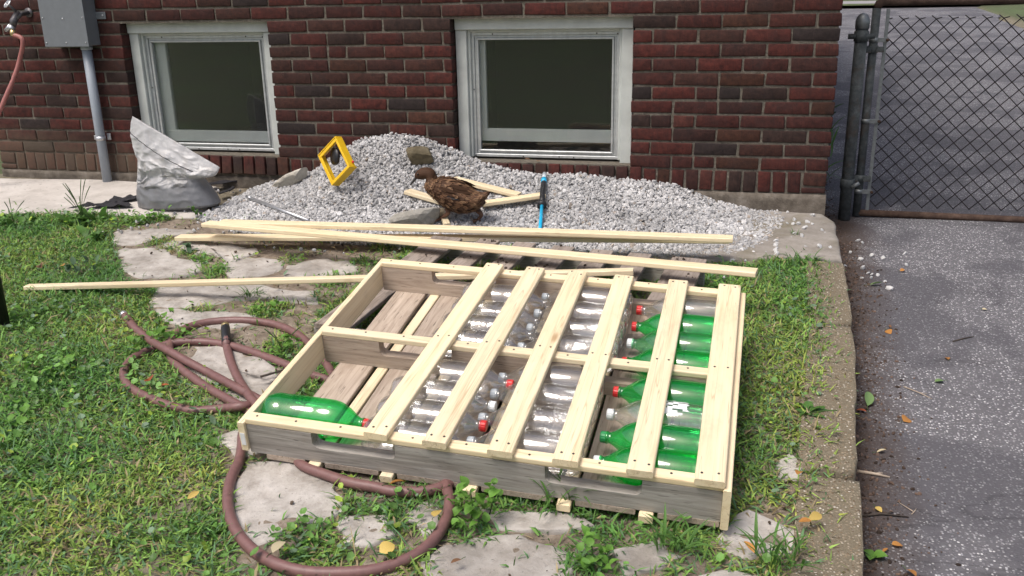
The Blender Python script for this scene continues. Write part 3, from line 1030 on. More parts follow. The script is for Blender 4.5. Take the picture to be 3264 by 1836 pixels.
kerbroot = empty('kerb'); tag(kerbroot, kind='structure')
for i, (ya, yb) in enumerate(((-.715, -1.365), (-1.385, -2.33), (-2.35, -3.4), (-3.42, -4.6))):
    n = 14
    ring = []
    dx = (0, -.003, .006, .0)[i]
    for k in range(n + 1):
        y = ya + (yb - ya) * k / n
        end = .004 if k in (0, n) else 0
        ring.append((kerb_x(y) + dx - end * 1.2, y))
    for k in range(n, -1, -1):
        y = ya + (yb - ya) * k / n
        ring.append((kerb_x(y) + dx - .15, y))
    poly_slab('kerb_stone', ring, lambda x, y: GZ(x, y) + .012, .26, M['kerb'], kerbroot, jit=.003, rough=.004, step=.05, edge=.010, seed=50 + i)

# ------------------------------------------------------------------ gravel heap
ICO_V = []
_p = (1 + 5 ** .5) / 2
for a, b in ((-1, _p), (1, _p), (-1, -_p), (1, -_p)): ICO_V.append((a, b, 0))
for a, b in ((-1, _p), (1, _p), (-1, -_p), (1, -_p)): ICO_V.append((0, a, b))
for a, b in ((_p, -1), (_p, 1), (-_p, -1), (-_p, 1)): ICO_V.append((a, 0, b))
ICO_V = np.array(ICO_V, float) / math.sqrt(1 + _p * _p)
ICO_F = np.array([(0, 11, 5), (0, 5, 1), (0, 1, 7), (0, 7, 10), (0, 10, 11), (1, 5, 9), (5, 11, 4), (11, 10, 2), (10, 7, 6), (7, 1, 8), (3, 9, 4), (3, 4, 2), (3, 2, 6), (3, 6, 8), (3, 8, 9), (4, 9, 5), (2, 4, 11), (6, 2, 10), (8, 6, 7), (9, 8, 1)])

def random_rot(n, g=rng):
    q = g.normal(size=(n, 4)); q /= np.linalg.norm(q, axis=1)[:, None]
    w, x, y, z = q.T
    return np.stack([np.stack([1 - 2 * (y * y + z * z), 2 * (x * y - z * w), 2 * (x * z + y * w)], -1),
                     np.stack([2 * (x * y + z * w), 1 - 2 * (x * x + z * z), 2 * (y * z - x * w)], -1),
                     np.stack([2 * (x * z - y * w), 2 * (y * z + x * w), 1 - 2 * (x * x + y * y)], -1)], 1)

def pebble_mesh(name, cen, rad, cols):
    n = len(cen)
    jitter = rng.uniform(.72, 1.18, (n, 12, 1))
    sc = np.stack([rng.uniform(.9, 1.35, n), rng.uniform(.75, 1.05, n), rng.uniform(.5, .8, n)], -1)[:, None, :]
    v = ICO_V[None] * jitter * sc * rad[:, None, None]
    v = np.einsum('nij,nkj->nki', random_rot(n), v) + cen[:, None, :]
    f = ICO_F[None] + (np.arange(n) * 12)[:, None, None]
    return np_mesh(name, v.reshape(-1, 3), f.reshape(-1, 3), np.repeat(cols, 12, axis=0))

def gravel_cols(n):
    v = np.clip(rng.normal(.43, .085, n), .14, .66)
    c = np.stack([v, v * .99, v * .985], -1)
    w = rng.random(n) < .025
    c[w] *= np.array([.8, .7, .6])
    return c

heap = empty('gravel_heap', (-1.4, -.4, GZ(-1.4, -.4)))
tag(heap, 'heap of pale grey gravel banked against the brick wall', 'gravel', kind='stuff')
hl = lambda v: np.asarray(v) - np.array([-1.4, -.4, GZ(-1.4, -.4)])
def gravel():
    xs = np.linspace(-2.84, .21, 150); ys = np.linspace(-1.0, -.002, 60)
    V = np.array([[(x, y, GZ(x, y) - .03 + pile_h(x, y) * 1.0 + (.012 if pile_h(x, y) > .01 else -.03)) for x in xs] for y in ys]).reshape(-1, 3)
    V[:, 2] += rng.normal(0, .004, len(V))
    idx = np.arange(len(V)).reshape(len(ys), len(xs))
    F = np.stack([idx[:-1, :-1], idx[:-1, 1:], idx[1:, 1:], idx[1:, :-1]], -1).reshape(-1, 4)
    o = link('gravel_bed', np_mesh('gravel_bed', hl(V), F, np.full((len(V), 3), .33), False), M['gravel'], heap); o['kind'] = 'stuff'
    n = 46000
    x = rng.uniform(-2.84, .22, n); y = rng.uniform(-1.0, -.008, n)
    h = np.array([pile_h(a, b) for a, b in zip(x, y)])
    keep = h > .012
    d = np.interp(x, PDX, PD); t = -y / np.maximum(d, 1e-3)
    keep &= rng.random(n) < np.clip((1.12 - t) / .2, 0, 1)
    keep &= rng.random(n) < np.clip((.235 + .03 * np.sin(y * 23) - x) / .09, 0, 1)
    keep &= ~((x < -2.55) & (rng.random(n) < (-2.5 - x) / .35))
    x, y, h = x[keep], y[keep], h[keep]
    rad = np.clip(.0072 * np.exp(rng.normal(0, .34, len(x))), .003, .019)
    z = np.array([GZ(a, b) for a, b in zip(x, y)]) + h - .006 + rng.uniform(-.004, .005, len(x))
    o = link('gravel_stones', pebble_mesh('gravel_stones', hl(np.stack([x, y, z], -1)), rad, gravel_cols(len(x)) * np.clip(np.array([1 + .35 * noise.noise(Vector((a * 4, b * 4, 12))) for a, b in zip(x, y)]), .72, 1.2)[:, None]), M['gravel'], heap); o['kind'] = 'stuff'
    # thin scatter of the same stones round the foot of the heap
    n = 420
    x = rng.uniform(-2.95, .40, n); y = rng.uniform(-1.02, -.05, n)
    h = np.array([pile_h(a, b) for a, b in zip(x, y)])
    k = (h < .012) & ((x > .1) & (y > -.8) & (rng.random(n) < .3) | (y < -.55) & (x < .1) & (rng.random(n) < .7) | (x < -2.3) & (y > -.6) & (rng.random(n) < .6))
    x, y = x[k], y[k]
    rad = np.clip(rng.normal(.0085, .002, len(x)), .004, .013)
    z = np.array([GZ(a, b) for a, b in zip(x, y)]) + .016
    o = link('scattered_stones', pebble_mesh('scattered_stones', hl(np.stack([x, y, z], -1)), rad, gravel_cols(len(x))), M['gravel'], heap); o['kind'] = 'stuff'
gravel()

# single white stones that have rolled away
pm = []
for i in range(5):
    c = np.zeros((1, 3)); pm.append(pebble_mesh('loose_stone', c, np.array([1.0]), np.array([[.52, .52, .515]])))
    smooth(pm[-1], False); pm[-1].materials.append(M['gravel'])
def loose(px, label, group, zoff):
    for i, (x, y, z) in enumerate(px):
        o = link('loose_stone', pm[i % 5]); r = random.uniform(.008, .0145)
        o.scale = (r, r, r); o.location = (x, y, z + zoff + r * .45); o.rotation_euler = (0, 0, random.uniform(0, 6))
        tag(o, label, 'stone', group)
loose([(0.231, -0.038, 0.051), (0.345, -0.076, 0.047), (0.260, -0.166, 0.043), (0.225, -0.225, 0.040), (0.250, -0.234, 0.040), (0.275, -0.229, 0.040), (0.317, -0.187, 0.041), (0.337, -0.218, 0.039), (0.296, -0.288, 0.036), (0.309, -0.262, 0.037), (0.374, -0.311, 0.034), (0.250, -0.380, 0.031), (0.283, -0.412, 0.029), (0.348, -0.549, 0.020), (0.393, -0.550, 0.020)],
      'white pebble lying loose on the concrete slab below the house corner', 'pebbles on the slab', .016)
loose([(0.169, -0.500, 0.025), (0.173, -0.529, 0.024), (0.165, -0.568, 0.022), (0.169, -0.597, 0.020), (0.162, -0.628, 0.018), (0.166, -0.656, 0.017), (0.167, -0.684, 0.015)],
      'white pebble wedged in the joint across the concrete slab', 'pebbles in the slab joint', .012)
DR = lambda L: [(x, y, drive_z(x, y)) for x, y in L]
loose(DR([(0.589, -0.021), (0.573, 0.011), (0.520, -0.182), (0.557, -0.272), (0.609, -0.213), (0.658, -0.236), (0.762, -0.161), (0.551, -0.402), (0.569, -0.463), (0.580, -0.482), (0.606, -0.482), (0.535, -0.538), (0.573, -0.525), (0.632, -0.651), (0.746, -0.328), (0.626, -0.563), (0.480, -0.377)]),
      'white pebble lying loose on the asphalt driveway by the kerb', 'pebbles on the driveway', .0)

# ------------------------------------------------------------------ grass and ground cover
TUFTS = [(-2.639, -0.721), (-2.974, -0.673), (-2.023, -0.567), (-2.272, -1.170), (-2.129, -1.304), (-2.373, -1.059), (-1.873, -1.094), (-1.696, -1.622), (-1.685, -1.666), (-2.006, -1.483), (-1.685, -1.180), (-1.582, -1.311), (-1.569, -1.483), (-1.842, -1.503), (-2.470, -1.032), (-2.598, -0.963), (-1.515, -1.915), (-1.458, -1.980), (-1.931, -1.715), (-1.545, -1.073), (-2.085, -1.176), (-1.532, -2.250), (-1.544, -0.859)]
FTUFTS = [(-0.755, -2.696), (-0.762, -2.764), (-0.672, -2.678), (-0.506, -2.642), (-0.403, -2.606), (-0.324, -2.655), (-0.243, -2.699), (-0.155, -2.704), (-0.079, -2.675), (-0.007, -2.706), (-0.091, -2.792), (-0.429, -2.857), (-0.294, -2.827), (-0.560, -2.782), (-0.899, -2.904), (-0.970, -2.872), (-0.844, -2.938), (-0.873, -2.749), (-0.644, -2.916), (0.075, -2.629), (0.129, -2.732), (0.089, -2.784), (0.184, -2.675), (0.171, -2.275), (0.105, -2.425), (0.218, -2.428), (0.003, -2.583), (-0.476, -2.566)]
def blades(n, xr, yr, lmin, lmax, wmin, wmax, dens):
    x = rng.uniform(*xr, n); y = rng.uniform(*yr, n)
    k = rng.random(n) < dens(x, y)
    return x[k], y[k]

HARD = FLAGS + [PAD, SLAB]
def lawn_density(x, y):
    d = np.ones(x.shape)
    pz = inside(PATHZONE, x, y); fz = inside(FRONTZONE, x, y)
    d[pz] = .05; d[fz] = .16
    for i, (tx, ty) in enumerate(TUFTS + FTUFTS):
        r = .042 + .03 * ((i * 37) % 10) / 10
        g = np.exp(-((x - tx) ** 2 + (y - ty) ** 2) / (r * r))
        d = np.maximum(d, g * 1.1)
    # bald patches and thick patches in the turf
    nn = np.array([noise.noise(Vector((a * 3.1, b * 3.1, 9))) + .6 * noise.noise(Vector((a * 8, b * 8, 2))) for a, b in zip(x, y)])
    d *= np.clip(.85 + .7 * nn, .25, 1.2)
    for pl in HARD:
        pts = np.array(pl); c = pts.mean(0)
        shr = [tuple(c + (p - c) * .93) for p in pts]
        ins = inside(shr, x, y)
        d[ins] *= .015
    kx = np.interp(y, [-6.0, -3.6, -2.59, -1.52, -.735, -.135], [.02, .235, .312, .405, .435, .443])
    d[x > kx - .10] *= .25; d[x > kx - .055] *= .1; d[x > kx - .01] = 0
    # worn, shaded ground hidden below the pallets
    und = (x > -1.18) & (x < -.03) & (y > -2.5) & (y < -1.1)
    d[und] *= .2
    d[(x > -.02) & (y > -2.4)] *= 1.4
    ph = (y > -.80) & (x > -2.75) & (x < .1)
    d[ph] *= .08
    pp = (y > -.55) & (x <= -2.6); d[pp] *= .03
    return d

def grass():
    n = 430000
    x, y = blades(n, (-4.4, .44), (-4.05, -.5), 0, 0, 0, 0, lawn_density)
    # leave out what lies far outside the view to the left of the camera's cone
    v = (x > -(y + 4.52) * .85 - .9)
    x, y = x[v], y[v]
    n = len(x)
    z = np.array([GZ(a, b) for a, b in zip(x, y)])
    L = rng.uniform(.016, .048, n); Wd = rng.uniform(.0030, .0068, n)
    long = rng.random(n) < .05
    L[long] *= 1.7; Wd[long] *= .8
    az = rng.uniform(0, 2 * PI, n)
    lean = np.clip(rng.normal(1.05, .35, n), .1, 1.5)          # radians from upright
    tw = rng.normal(0, .9, n)
    d = np.stack([np.cos(az) * np.sin(lean), np.sin(az) * np.sin(lean), np.cos(lean)], -1)
    lean2 = np.clip(lean + rng.uniform(.15, .8, n), 0, 1.9)
    d2 = np.stack([np.cos(az) * np.sin(lean2), np.sin(az) * np.sin(lean2), np.cos(lean2)], -1)
    side = np.stack([-np.sin(az), np.cos(az), tw * .35], -1); side /= np.linalg.norm(side, axis=1)[:, None]
    b = np.stack([x, y, z + .001], -1)
    m = b + d * (L * .5)[:, None]
    t = m + d2 * (L * .5)[:, None]
    t[:, 2] = np.maximum(t[:, 2], z + .003)
    s1 = side * (Wd * .5)[:, None]
    V = np.stack([b - s1 * .7, b + s1 * .7, m - s1, m + s1, t], 1).reshape(-1, 3)
    o_ = (np.arange(n) * 5)[:, None]
    F = np.concatenate([o_ + np.array([[0, 1, 3]]), o_ + np.array([[0, 3, 2]]), o_ + np.array([[2, 3, 4]])], 0)
    hue = rng.random(n)
    patch = np.array([noise.noise(Vector((a * 1.7, b * 1.7, 51))) + .5 * noise.noise(Vector((a * 5, b * 5, 53))) for a, b in zip(x, y)])
    base = np.array([.195, .365, .078])[None] * rng.uniform(.55, 1.35, n)[:, None] * np.clip(1 + .45 * patch, .6, 1.4)[:, None]
    base[:, 0] *= np.clip(1 + .5 * patch, .75, 1.6)
    base[:, 0] *= 1 + .5 * (hue - .3).clip(0)
    blu = rng.random(n) < .25
    base[blu] = np.array([.13, .25, .11])[None] * rng.uniform(.7, 1.3, blu.sum())[:, None]
    dry = rng.random(n) < np.clip(.11 + .22 * patch, .03, .35)
    base[dry] = np.array([.40, .32, .18])[None] * rng.uniform(.5, 1.2, dry.sum())[:, None]
    col = np.repeat(base, 5, axis=0).reshape(n, 5, 3)
    ob = link('lawn_grass', np_mesh('lawn_grass', V, F, col.reshape(-1, 3)), M['grass'])
    tag(ob, 'short patchy green lawn with clover and dry blades', 'grass', kind='stuff')

    # broad small leaves of clover and violets among the blades
    n = 30000
    y = rng.uniform(-4.05, -.5, n); x = rng.uniform(-4.0, .42, n)
    pn = np.array([noise.noise(Vector((a * 2.3, b * 2.3, 31))) for a, b in zip(x, y)])
    dn = lawn_density(x, y) * np.clip(.35 + 1.5 * pn, .04, 1)
    dn[x > -.4] *= .6
    k = rng.random(n) < dn
    x, y = x[k], y[k]
    v = (x > -(y + 4.52) * .85 - .9); x, y = x[v], y[v]
    n = len(x)
    z = np.array([GZ(a, b) for a, b in zip(x, y)]) + rng.uniform(.012, .04, n)
    r = rng.uniform(.004, .0125, n)
    az = rng.uniform(0, 2 * PI, n)
    tilt = rng.normal(0, .38, (n, 2))
    ang = np.array([0, .9, 1.9, PI, 4.38, 5.38])
    prof = np.array([1.25, .95, .8, .78, .8, .95])
    a = az[:, None] + ang[None]
    rx = np.cos(a) * prof[None] * r[:, None]; ry = np.sin(a) * prof[None] * r[:, None]
    V = np.stack([x[:, None] + rx, y[:, None] + ry, z[:, None] + rx * tilt[:, :1] + ry * tilt[:, 1:]], -1)
    cen = np.stack([x, y, z - r * .25], -1)[:, None]
    V = np.concatenate([V, cen], 1).reshape(-1, 3)
    o_ = (np.arange(n) * 7)[:, None]
    F = np.concatenate([o_ + np.array([[i, (i + 1) % 6, 6]]) for i in range(6)], 0)
    base = np.array([.15, .30, .07])[None] * rng.uniform(.55, 1.5, n)[:, None]
    yl = rng.random(n) < .12; base[yl] *= np.array([1.9, 1.35, .8])
    bl = rng.random(n) < .2; base[bl] = np.array([.17, .26, .16]) * rng.uniform(.7, 1.25, bl.sum())[:, None]
    col = np.repeat(base, 7, axis=0)
    ob = link('clover_leaves', np_mesh('clover_leaves', V, F, col, False), M['cover'])
    tag(ob, 'small rounded clover and violet leaves spread through the lawn', 'clover', kind='stuff')

    # crumbs of soil, dead leaf and mulch
    n = 5200
    x = rng.uniform(-2.9, .40, n); y = rng.uniform(-3.6, -.05, n)
    p = np.full(n, .0)
    p[inside(PATHZONE, x, y)] = .55; p[inside(FRONTZONE, x, y)] = .6
    p[inside(SLAB, x, y)] = .04; p[inside(PAD, x, y)] = .06
    for pl in FLAGS: p[inside(pl, x, y)] *= .3
    k = rng.random(n) < p
    x, y = x[k], y[k]; n = len(x)
    z = np.array([GZ(a, b) for a, b in zip(x, y)]) + .012
    rad = np.clip(rng.exponential(.0022, n) + .0015, .0015, .007)
    base = np.array([.10, .075, .055])[None] * rng.uniform(.4, 1.8, n)[:, None]
    ob = link('soil_crumbs', pebble_mesh('soil_crumbs', np.stack([x, y, z], -1), rad, base), M['gravel'])
    tag(ob, 'brown soil crumbs scattered between the flagstones', 'soil', kind='stuff')
    n = 3600
    y = rng.uniform(-3.4, 1.4, n)
    kx = np.array([kerb_x(v) for v in y])
    x = kx + .004 + np.abs(rng.normal(0, .075, n)); x[y > 0] = .415 + np.abs(rng.normal(0, .05, (y > 0).sum()))
    z = np.array([drive_z(a, b) for a, b in zip(x, y)]) + .001
    rad = np.clip(rng.exponential(.0022, n) + .0012, .0012, .007)
    base = np.array([.075, .05, .038])[None] * rng.uniform(.35, 2.2, n)[:, None]
    ob = link('mulch_crumbs', pebble_mesh('mulch_crumbs', np.stack([x, y, z], -1), rad, base), M['gravel'])
    tag(ob, 'brown mulch and dirt collected along the foot of the kerb', 'dirt', kind='stuff')
grass()

# ------------------------------------------------------------------ weeds
def leaf_mesh(name, L, w, curl=.25, fold=.25, tip=1.0, n=6):
    V, F = [], []
    for i in range(n + 1):
        t = i / n
        ww = w * (math.sin(PI * t ** .8) ** .75 if 0 < t < 1 else .04)
        x = L * t * (1 - .1 * t); z = L * (.35 * t - curl * 1.6 * t * t)
        V += [(x, -ww / 2, z + fold * ww / 2), (x, 0, z), (x, ww / 2, z + fold * ww / 2)]
    for i in range(n):
        b = i * 3
        F += [(b, b + 1, b + 4, b + 3), (b + 1, b + 2, b + 5, b + 4)]
    me = bpy.data.meshes.new(name); me.from_pydata(V, [], F); smooth(me)
    return me
G1 = leaf_mat('weed_leaf', (.06, .15, .03), (.12, .24, .055))
G2 = leaf_mat('bright_weed_leaf', (.10, .24, .035), (.17, .33, .06))
G3 = leaf_mat('bluish_weed_leaf', (.08, .15, .075), (.13, .21, .12))
G4 = leaf_mat('weed_stalk', (.06, .12, .035), (.10, .16, .05))
LEAF = {'plantain': [(leaf_mesh('leaf', 1, .42, .20, .25), G1), (leaf_mesh('leaf', 1, .36, .32, .3), G1)],
        'round': [(leaf_mesh('leaf', 1, .8, .3, .35), G2), (leaf_mesh('leaf', 1, .7, .4, .3), G2)],
        'blue': [(leaf_mesh('leaf', 1, .55, .25, .2), G3), (leaf_mesh('leaf', 1, .5, .1, .2), G3)],
        'narrow': [(leaf_mesh('leaf', 1, .075, .30, .4), G1), (leaf_mesh('leaf', 1, .065, .45, .4), G1)]}
def weed(loc, kind, n, L, label, up=.5, height=.0, stalks=0, spread=.02, stalk_h=.14, group=None):
    r = empty('weed', loc)
    if kind == 'narrow': n = int(n * 1.8)
    if kind == 'round' and n > 4: n = int(n * 1.7); L *= .72
    for i in range(n):
        me, m = LEAF[kind][i % 2]
        o = link('leaf', me, m, r)
        s = L * random.uniform(.6, 1.15)
        a = i * 2.4 + random.uniform(-.4, .4)
        h = height * (i + .5) / n if height else 0
        o.scale = (s, s, s)
        o.location = (random.uniform(-spread, spread), random.uniform(-spread, spread), h + .002)
        o.rotation_euler = (random.uniform(-.3, .3), -random.uniform(up * .4, up * 1.4), a)
    if height:
        tube('stem', [(0, 0, 0), (.006, .002, height * .5), (.0, .008, height)], .0018, G4, r, 5)
    for i in range(stalks):
        a = random.uniform(0, 6.28); b = random.uniform(.01, .045); hh = stalk_h * random.uniform(.6, 1.1)
        p = [(math.cos(a) * b * t * t * 2.2, math.sin(a) * b * t * t * 1.4, hh * t) for t in (0, .3, .6, .85, 1)]
        tube('seed_stalk', p, .0014, G4, r, 5, radii=[.0014, .0013, .0013, .0024, .0018])
    tag(r, label, 'weed', group)
    return r
weed((-3.180, -0.776, 0.051), 'plantain', 16, .10, 'large plantain weed with tall seed stalks at the edge of the concrete pad', .8, 0, 9, .07, .21)
weed((-2.958, -0.982, 0.036), 'plantain', 12, .085, 'low plantain weed just in front of the tall stalked one', .6, 0, 1, .06)
weed((-3.523, -0.854, 0.051), 'plantain', 9, .07, 'plantain with two seed stalks at the far left lawn edge', .7, 0, 3, .07, .15)
weed((-2.925, -0.692, 0.053), 'round', 16, .042, 'bright round leaved weed in front of the plastic bag', .7, .03, 0, .07)
weed((-2.831, -0.658, 0.053), 'round', 11, .045, 'round leaved weed touching the right foot of the plastic bag', .8, .045, 0, .05)
weed((-2.646, -0.603, 0.054), 'plantain', 8, .05, 'small pointed weed between gravel and the long pine boards', .9, .05, 0, .02)
weed((-2.657, -1.444, 0.006), 'blue', 14, .045, 'bluish green weed in the lawn behind the single long pine strip', .8, .06, 0, .05)
weed((-2.388, -1.084, 0.024), 'blue', 9, .045, 'bluish weed growing between two flagstones near the pine boards', .7, .02, 0, .03)
weed((-2.272, -1.170, 0.017), 'round', 10, .03, 'small bright weed in the joint right of the big flagstone', .7, .02, 0, .05)
weed((-1.833, -1.518, -0.008), 'narrow', 14, .07, 'grassy weed tuft on the flagstones behind the hose coil', .9, 0, 0, .03)
weed((-1.693, -1.652, -0.017), 'round', 14, .035, 'leafy weed between the lower pallet and the hose coil', .8, .03, 0, .05)
weed((-1.464, -1.969, -0.038), 'round', 13, .04, 'round leaved weed inside the hose coil beside the pallet', .8, .04, 3, .05, .09)
weed((-1.872, -1.948, -0.032), 'round', 12, .045, 'violet leaves growing where two hose loops cross', .8, .05, 0, .06)
weed((-1.942, -2.055, -0.037), 'round', 10, .045, 'violet leaves inside the left hose loop', .7, .05, 0, .06)
weed((-2.010, -1.865, -0.026), 'round', 9, .04, 'violet leaves at the free end of the hose', .7, .05, 0, .05)
weed((-2.166, -2.248, -0.045), 'round', 14, .05, 'clump of broad leaves in the lawn near the left picture edge', .6, .03, 0, .09)
weed((-2.024, -2.535, -0.064), 'round', 10, .05, 'broad leaved weed lowest at the left picture edge', .6, .03, 0, .08)
weed((-2.540, -1.898, -0.021), 'round', 8, .05, 'broad leaved weed beside the foot of the black pole', .6, .03, 0, .06)
weed((0.226, -2.049, -0.064), 'plantain', 10, .065, 'flat plantain rosette on the grass strip against the kerb', .45, 0, 2, .01, .05)
weed((-0.569, -2.753, -0.094), 'round', 20, .045, 'bright green leafy weed in front of the pallet beside the hose loop', .8, .09, 0, .05)
weed((-0.537, -2.701, -0.091), 'round', 9, .04, 'smaller bright weed right of the leafy one by the hose loop', .8, .05, 0, .03)
weed((-0.274, -2.822, -0.101), 'round', 15, .04, 'bright leafy weed between two flagstones at the bottom edge', .8, .05, 0, .05)
weed((-0.096, -2.732, -0.099), 'narrow', 20, .10, 'long bladed grass tuft in front of the pallet corner', .9, 0, 0, .04)
weed((-0.378, -2.614, -0.088), 'narrow', 20, .09, 'grass tuft sticking out from below the pallet front', 1.0, 0, 0, .04)
weed((0.129, -2.732, -0.101), 'narrow', 20, .10, 'tall grass tuft at the bottom edge beside the kerb', 1.1, 0, 0, .05)
weed((-0.720, -2.702, -0.089), 'narrow', 16, .07, 'grass tuft framed by the front hose loop', .9, 0, 0, .05)
weed((0.256, -0.388, 0.031), 'narrow', 10, .055, 'little grass tuft at the right end of the gravel heap', 1.1, 0, 0, .012)
weed((0.274, -0.726, 0.011), 'narrow', 18, .07, 'grass tuft at the front edge of the concrete slab', 1.0, 0, 0, .06)
weed((0.356, -2.504, -0.208), 'round', 3, .045, 'single seedling with round leaves in the dirt beside the kerb', .5, .0, 0, .006)
weed((.47, 1.02, DZ(0, 1.02)), 'narrow', 18, .20, 'feathery green weed behind the house corner by the gate post', 1.1, .30, 0, .04)
weed((.50, 1.75, DZ(0, 1.75)), 'blue', 14, .12, 'taller leafy weed along the house side beyond the gate post', .8, .32, 0, .04)

# ------------------------------------------------------------------ lower pallet
def lower_pallet():
    # deck boards run away from the camera on three runners
    FL, FR = Vector((-1.374, -1.873, 0.061)), None
    BL, BR = Vector((-1.268, -0.933, 0.118)), Vector((-0.106, -0.968, 0.102))
    dep = 1.0
    ex = Vector((.9955, -.095, 0))
    ey = Vector((-ex.y, ex.x, 0))
    base = BL + (BR - BL) * 0
    slope = Vector((ex.x, ex.y, -.0123)).normalized()
    sy = Vector((ey.x, ey.y, .057)).normalized()
    nz = slope.cross(sy).normalized(); sy = nz.cross(slope)
    org = BL - sy * dep
    org.z = GZ(org.x, org.y) + .098
    M_ = frame_mtx(slope, sy, nz, org)
    r = empty('lower_pallet', mtx=M_)
    tag(r, 'old mud stained wooden pallet lying under the raised bottle pallet', 'pallet')
    Wt = (BR - BL).length
    ws = [.135, .09, .09, .09, .09, .09, .135]
    gap = (Wt - sum(ws)) / (len(ws) - 1)
    x = 0
    for i, w in enumerate(ws):
        plank('deck_board', (x + w / 2 + random.uniform(-.006, .006), random.uniform(-.012, .012), -.008), (x + w / 2 + random.uniform(-.006, .006), dep + random.uniform(-.015, .01), -.008), w, .016, M['dirty_wood'], r, bev=.002, seg=1, jit=.0015)
        x += w + gap
    for y in (.022, .5, dep - .03):
        plank('runner', (.0, y, -.0615), (Wt, y, -.0615), .038, .089, M['grey_wood'], r, bev=.003, seg=1)
    # clods of mud left on the boards
    n = 330
    cx = rng.uniform(0, Wt, n); cy = rng.uniform(.5, dep, n)
    x = 0; ok = np.zeros(n, bool)
    for w in ws:
        ok |= (cx > x + .01) & (cx < x + w - .01); x += w + gap
    nn = np.array([noise.noise(Vector((a * 6, b * 6, 3))) for a, b in zip(cx, cy)])
    ok &= nn > .02
    cx, cy = cx[ok], cy[ok]
    o = link('mud', pebble_mesh('mud', np.stack([cx, cy, np.full(len(cx), .002)], -1), rng.uniform(.002, .008, len(cx)), np.array([.05, .036, .027]) * rng.uniform(.6, 1.5, len(cx))[:, None]), M['gravel'], r)
    o['kind'] = 'stuff'
lower_pallet()

# ------------------------------------------------------------------ upper pallet, filled with bottles
PAL = Matrix.Translation((-1.215, -2.6328, .0581)) @ Matrix.Rotation(-.0113, 4, 'Z') @ Matrix.Rotation(.0325, 4, 'Y') @ Matrix.Rotation(.1689, 4, 'X')
PL, PDEP = 1.219, .985
up_pal = empty('bottle_pallet', mtx=PAL)
tag(up_pal, 'tilted wooden pallet with new pine slats over rows of empty plastic bottles', 'pallet')

def stringer(v, th=.034):
    """48 inch runner with its two fork notches cut into the upper edge"""
    h = .089; zt = -.019; d = .046; r = .02
    notches = ((.185, .415), (.80, 1.035))
    us = {0.0, .004, PL - .004, PL}
    us |= set(np.linspace(.0, PL, 40).round(4))
    for a, b in notches:
        for k in range(7):
            e_ = r * (1 - math.cos(.5 * PI * k / 6))
            us |= {a + e_, b - e_}
        us |= {a - .0015, b + .0015, a + .0008, b - .0008}
    def top(u):
        for a, b in notches:
            if a < u < b:
                e_ = min(u - a, b - u)
                if e_ < r: return zt - d + r - math.sqrt(max(0, r * r - (r - e_) ** 2))
                return zt - d
        return zt - (.003 if u < .001 or u > PL - .001 else 0)
    us = sorted(us)
    V, F = [], []
    for u in us:
        z = top(u) + random.uniform(-.0006, .0006); b0 = zt - h + random.uniform(-.0006, .0006)
        for q in (-th / 2, th / 2): V += [(u - PL / 2, q, b0), (u - PL / 2, q, z)]
    n = len(us)
    for i in range(n - 1):
        a, b = i * 4, i * 4 + 4
        F += [(a, b, b + 1, a + 1), (a + 2, a + 3, b + 3, b + 2), (a + 1, b + 1, b + 3, a + 3), (a, a + 2, b + 2, b)]
    F += [(0, 1, 3, 2), (4 * n - 4, 4 * n - 2, 4 * n - 1, 4 * n - 3)]
    me = bpy.data.meshes.new('stringer'); me.from_pydata(V, [], F)
    bm = bmesh.new(); bm.from_mesh(me); bmesh.ops.recalc_face_normals(bm, faces=bm.faces); bm.to_mesh(me); bm.free()
    return link('stringer', me, M['grey_wood'] if v < .1 else M['brown_wood'], up_pal, (PL / 2, v, 0))

screw_me = lathe_mesh('screw', [(-.001, .0034), (.0006, .0032), (.0009, .0015)], 8, 'Z')
screw_me.materials.append(M['screw'])
def screw(u, v, w):
    o = link('screw', screw_me, None, up_pal, (u + random.uniform(-.003, .003), v + random.uniform(-.004, .004), w))
SV = (.022, .482, PDEP - .022)
for v in SV: stringer(v)
for v in SV:
    plank('top_strip', (.0, v, -.0095), (PL, v, -.0095), .034, .019, M['pine'], up_pal, bev=.0045, seg=3)
    for u in (.03, .14, .26, .46, .60, .76, .93, 1.10): screw(u, v, .0002)
SL = [(.371, .405), (.525, .548), (.692, .693), (.853, .847), (1.028, 1.024), (1.188, 1.186)]
for i, (a, b) in enumerate(SL):
    w = .063 if i < 5 else .070
    plank('slat', (a, -.006, .0095), (b, PDEP - .008, .0095), w, .019, M['pine'], up_pal, bev=.005, seg=3, jit=.0006)
    for v in SV:
        t = (v + .006) / (PDEP - .002)
        for s in (-.017, .017): screw(a + (b - a) * t + s, v + random.uniform(-.006, .006), .0192)
# side boards standing on edge
plank('end_board', (-.010, -.004, -.054), (-.010, PDEP + .01, -.054), .089, .019, M['pine'], up_pal, up=(1, 0, 0), bev=.003, seg=2)
plank('end_board', (PL + .010, -.012, -.058), (PL + .010, PDEP - .02, -.058), .115, .019, M['pine'], up_pal, up=(1, 0, 0), bev=.004, seg=2)
# price sticker on the near end of the left side board
box('sticker', -.0165, -.0035, -.0052, -.0042, -.080, -.042, M['label'], up_pal)
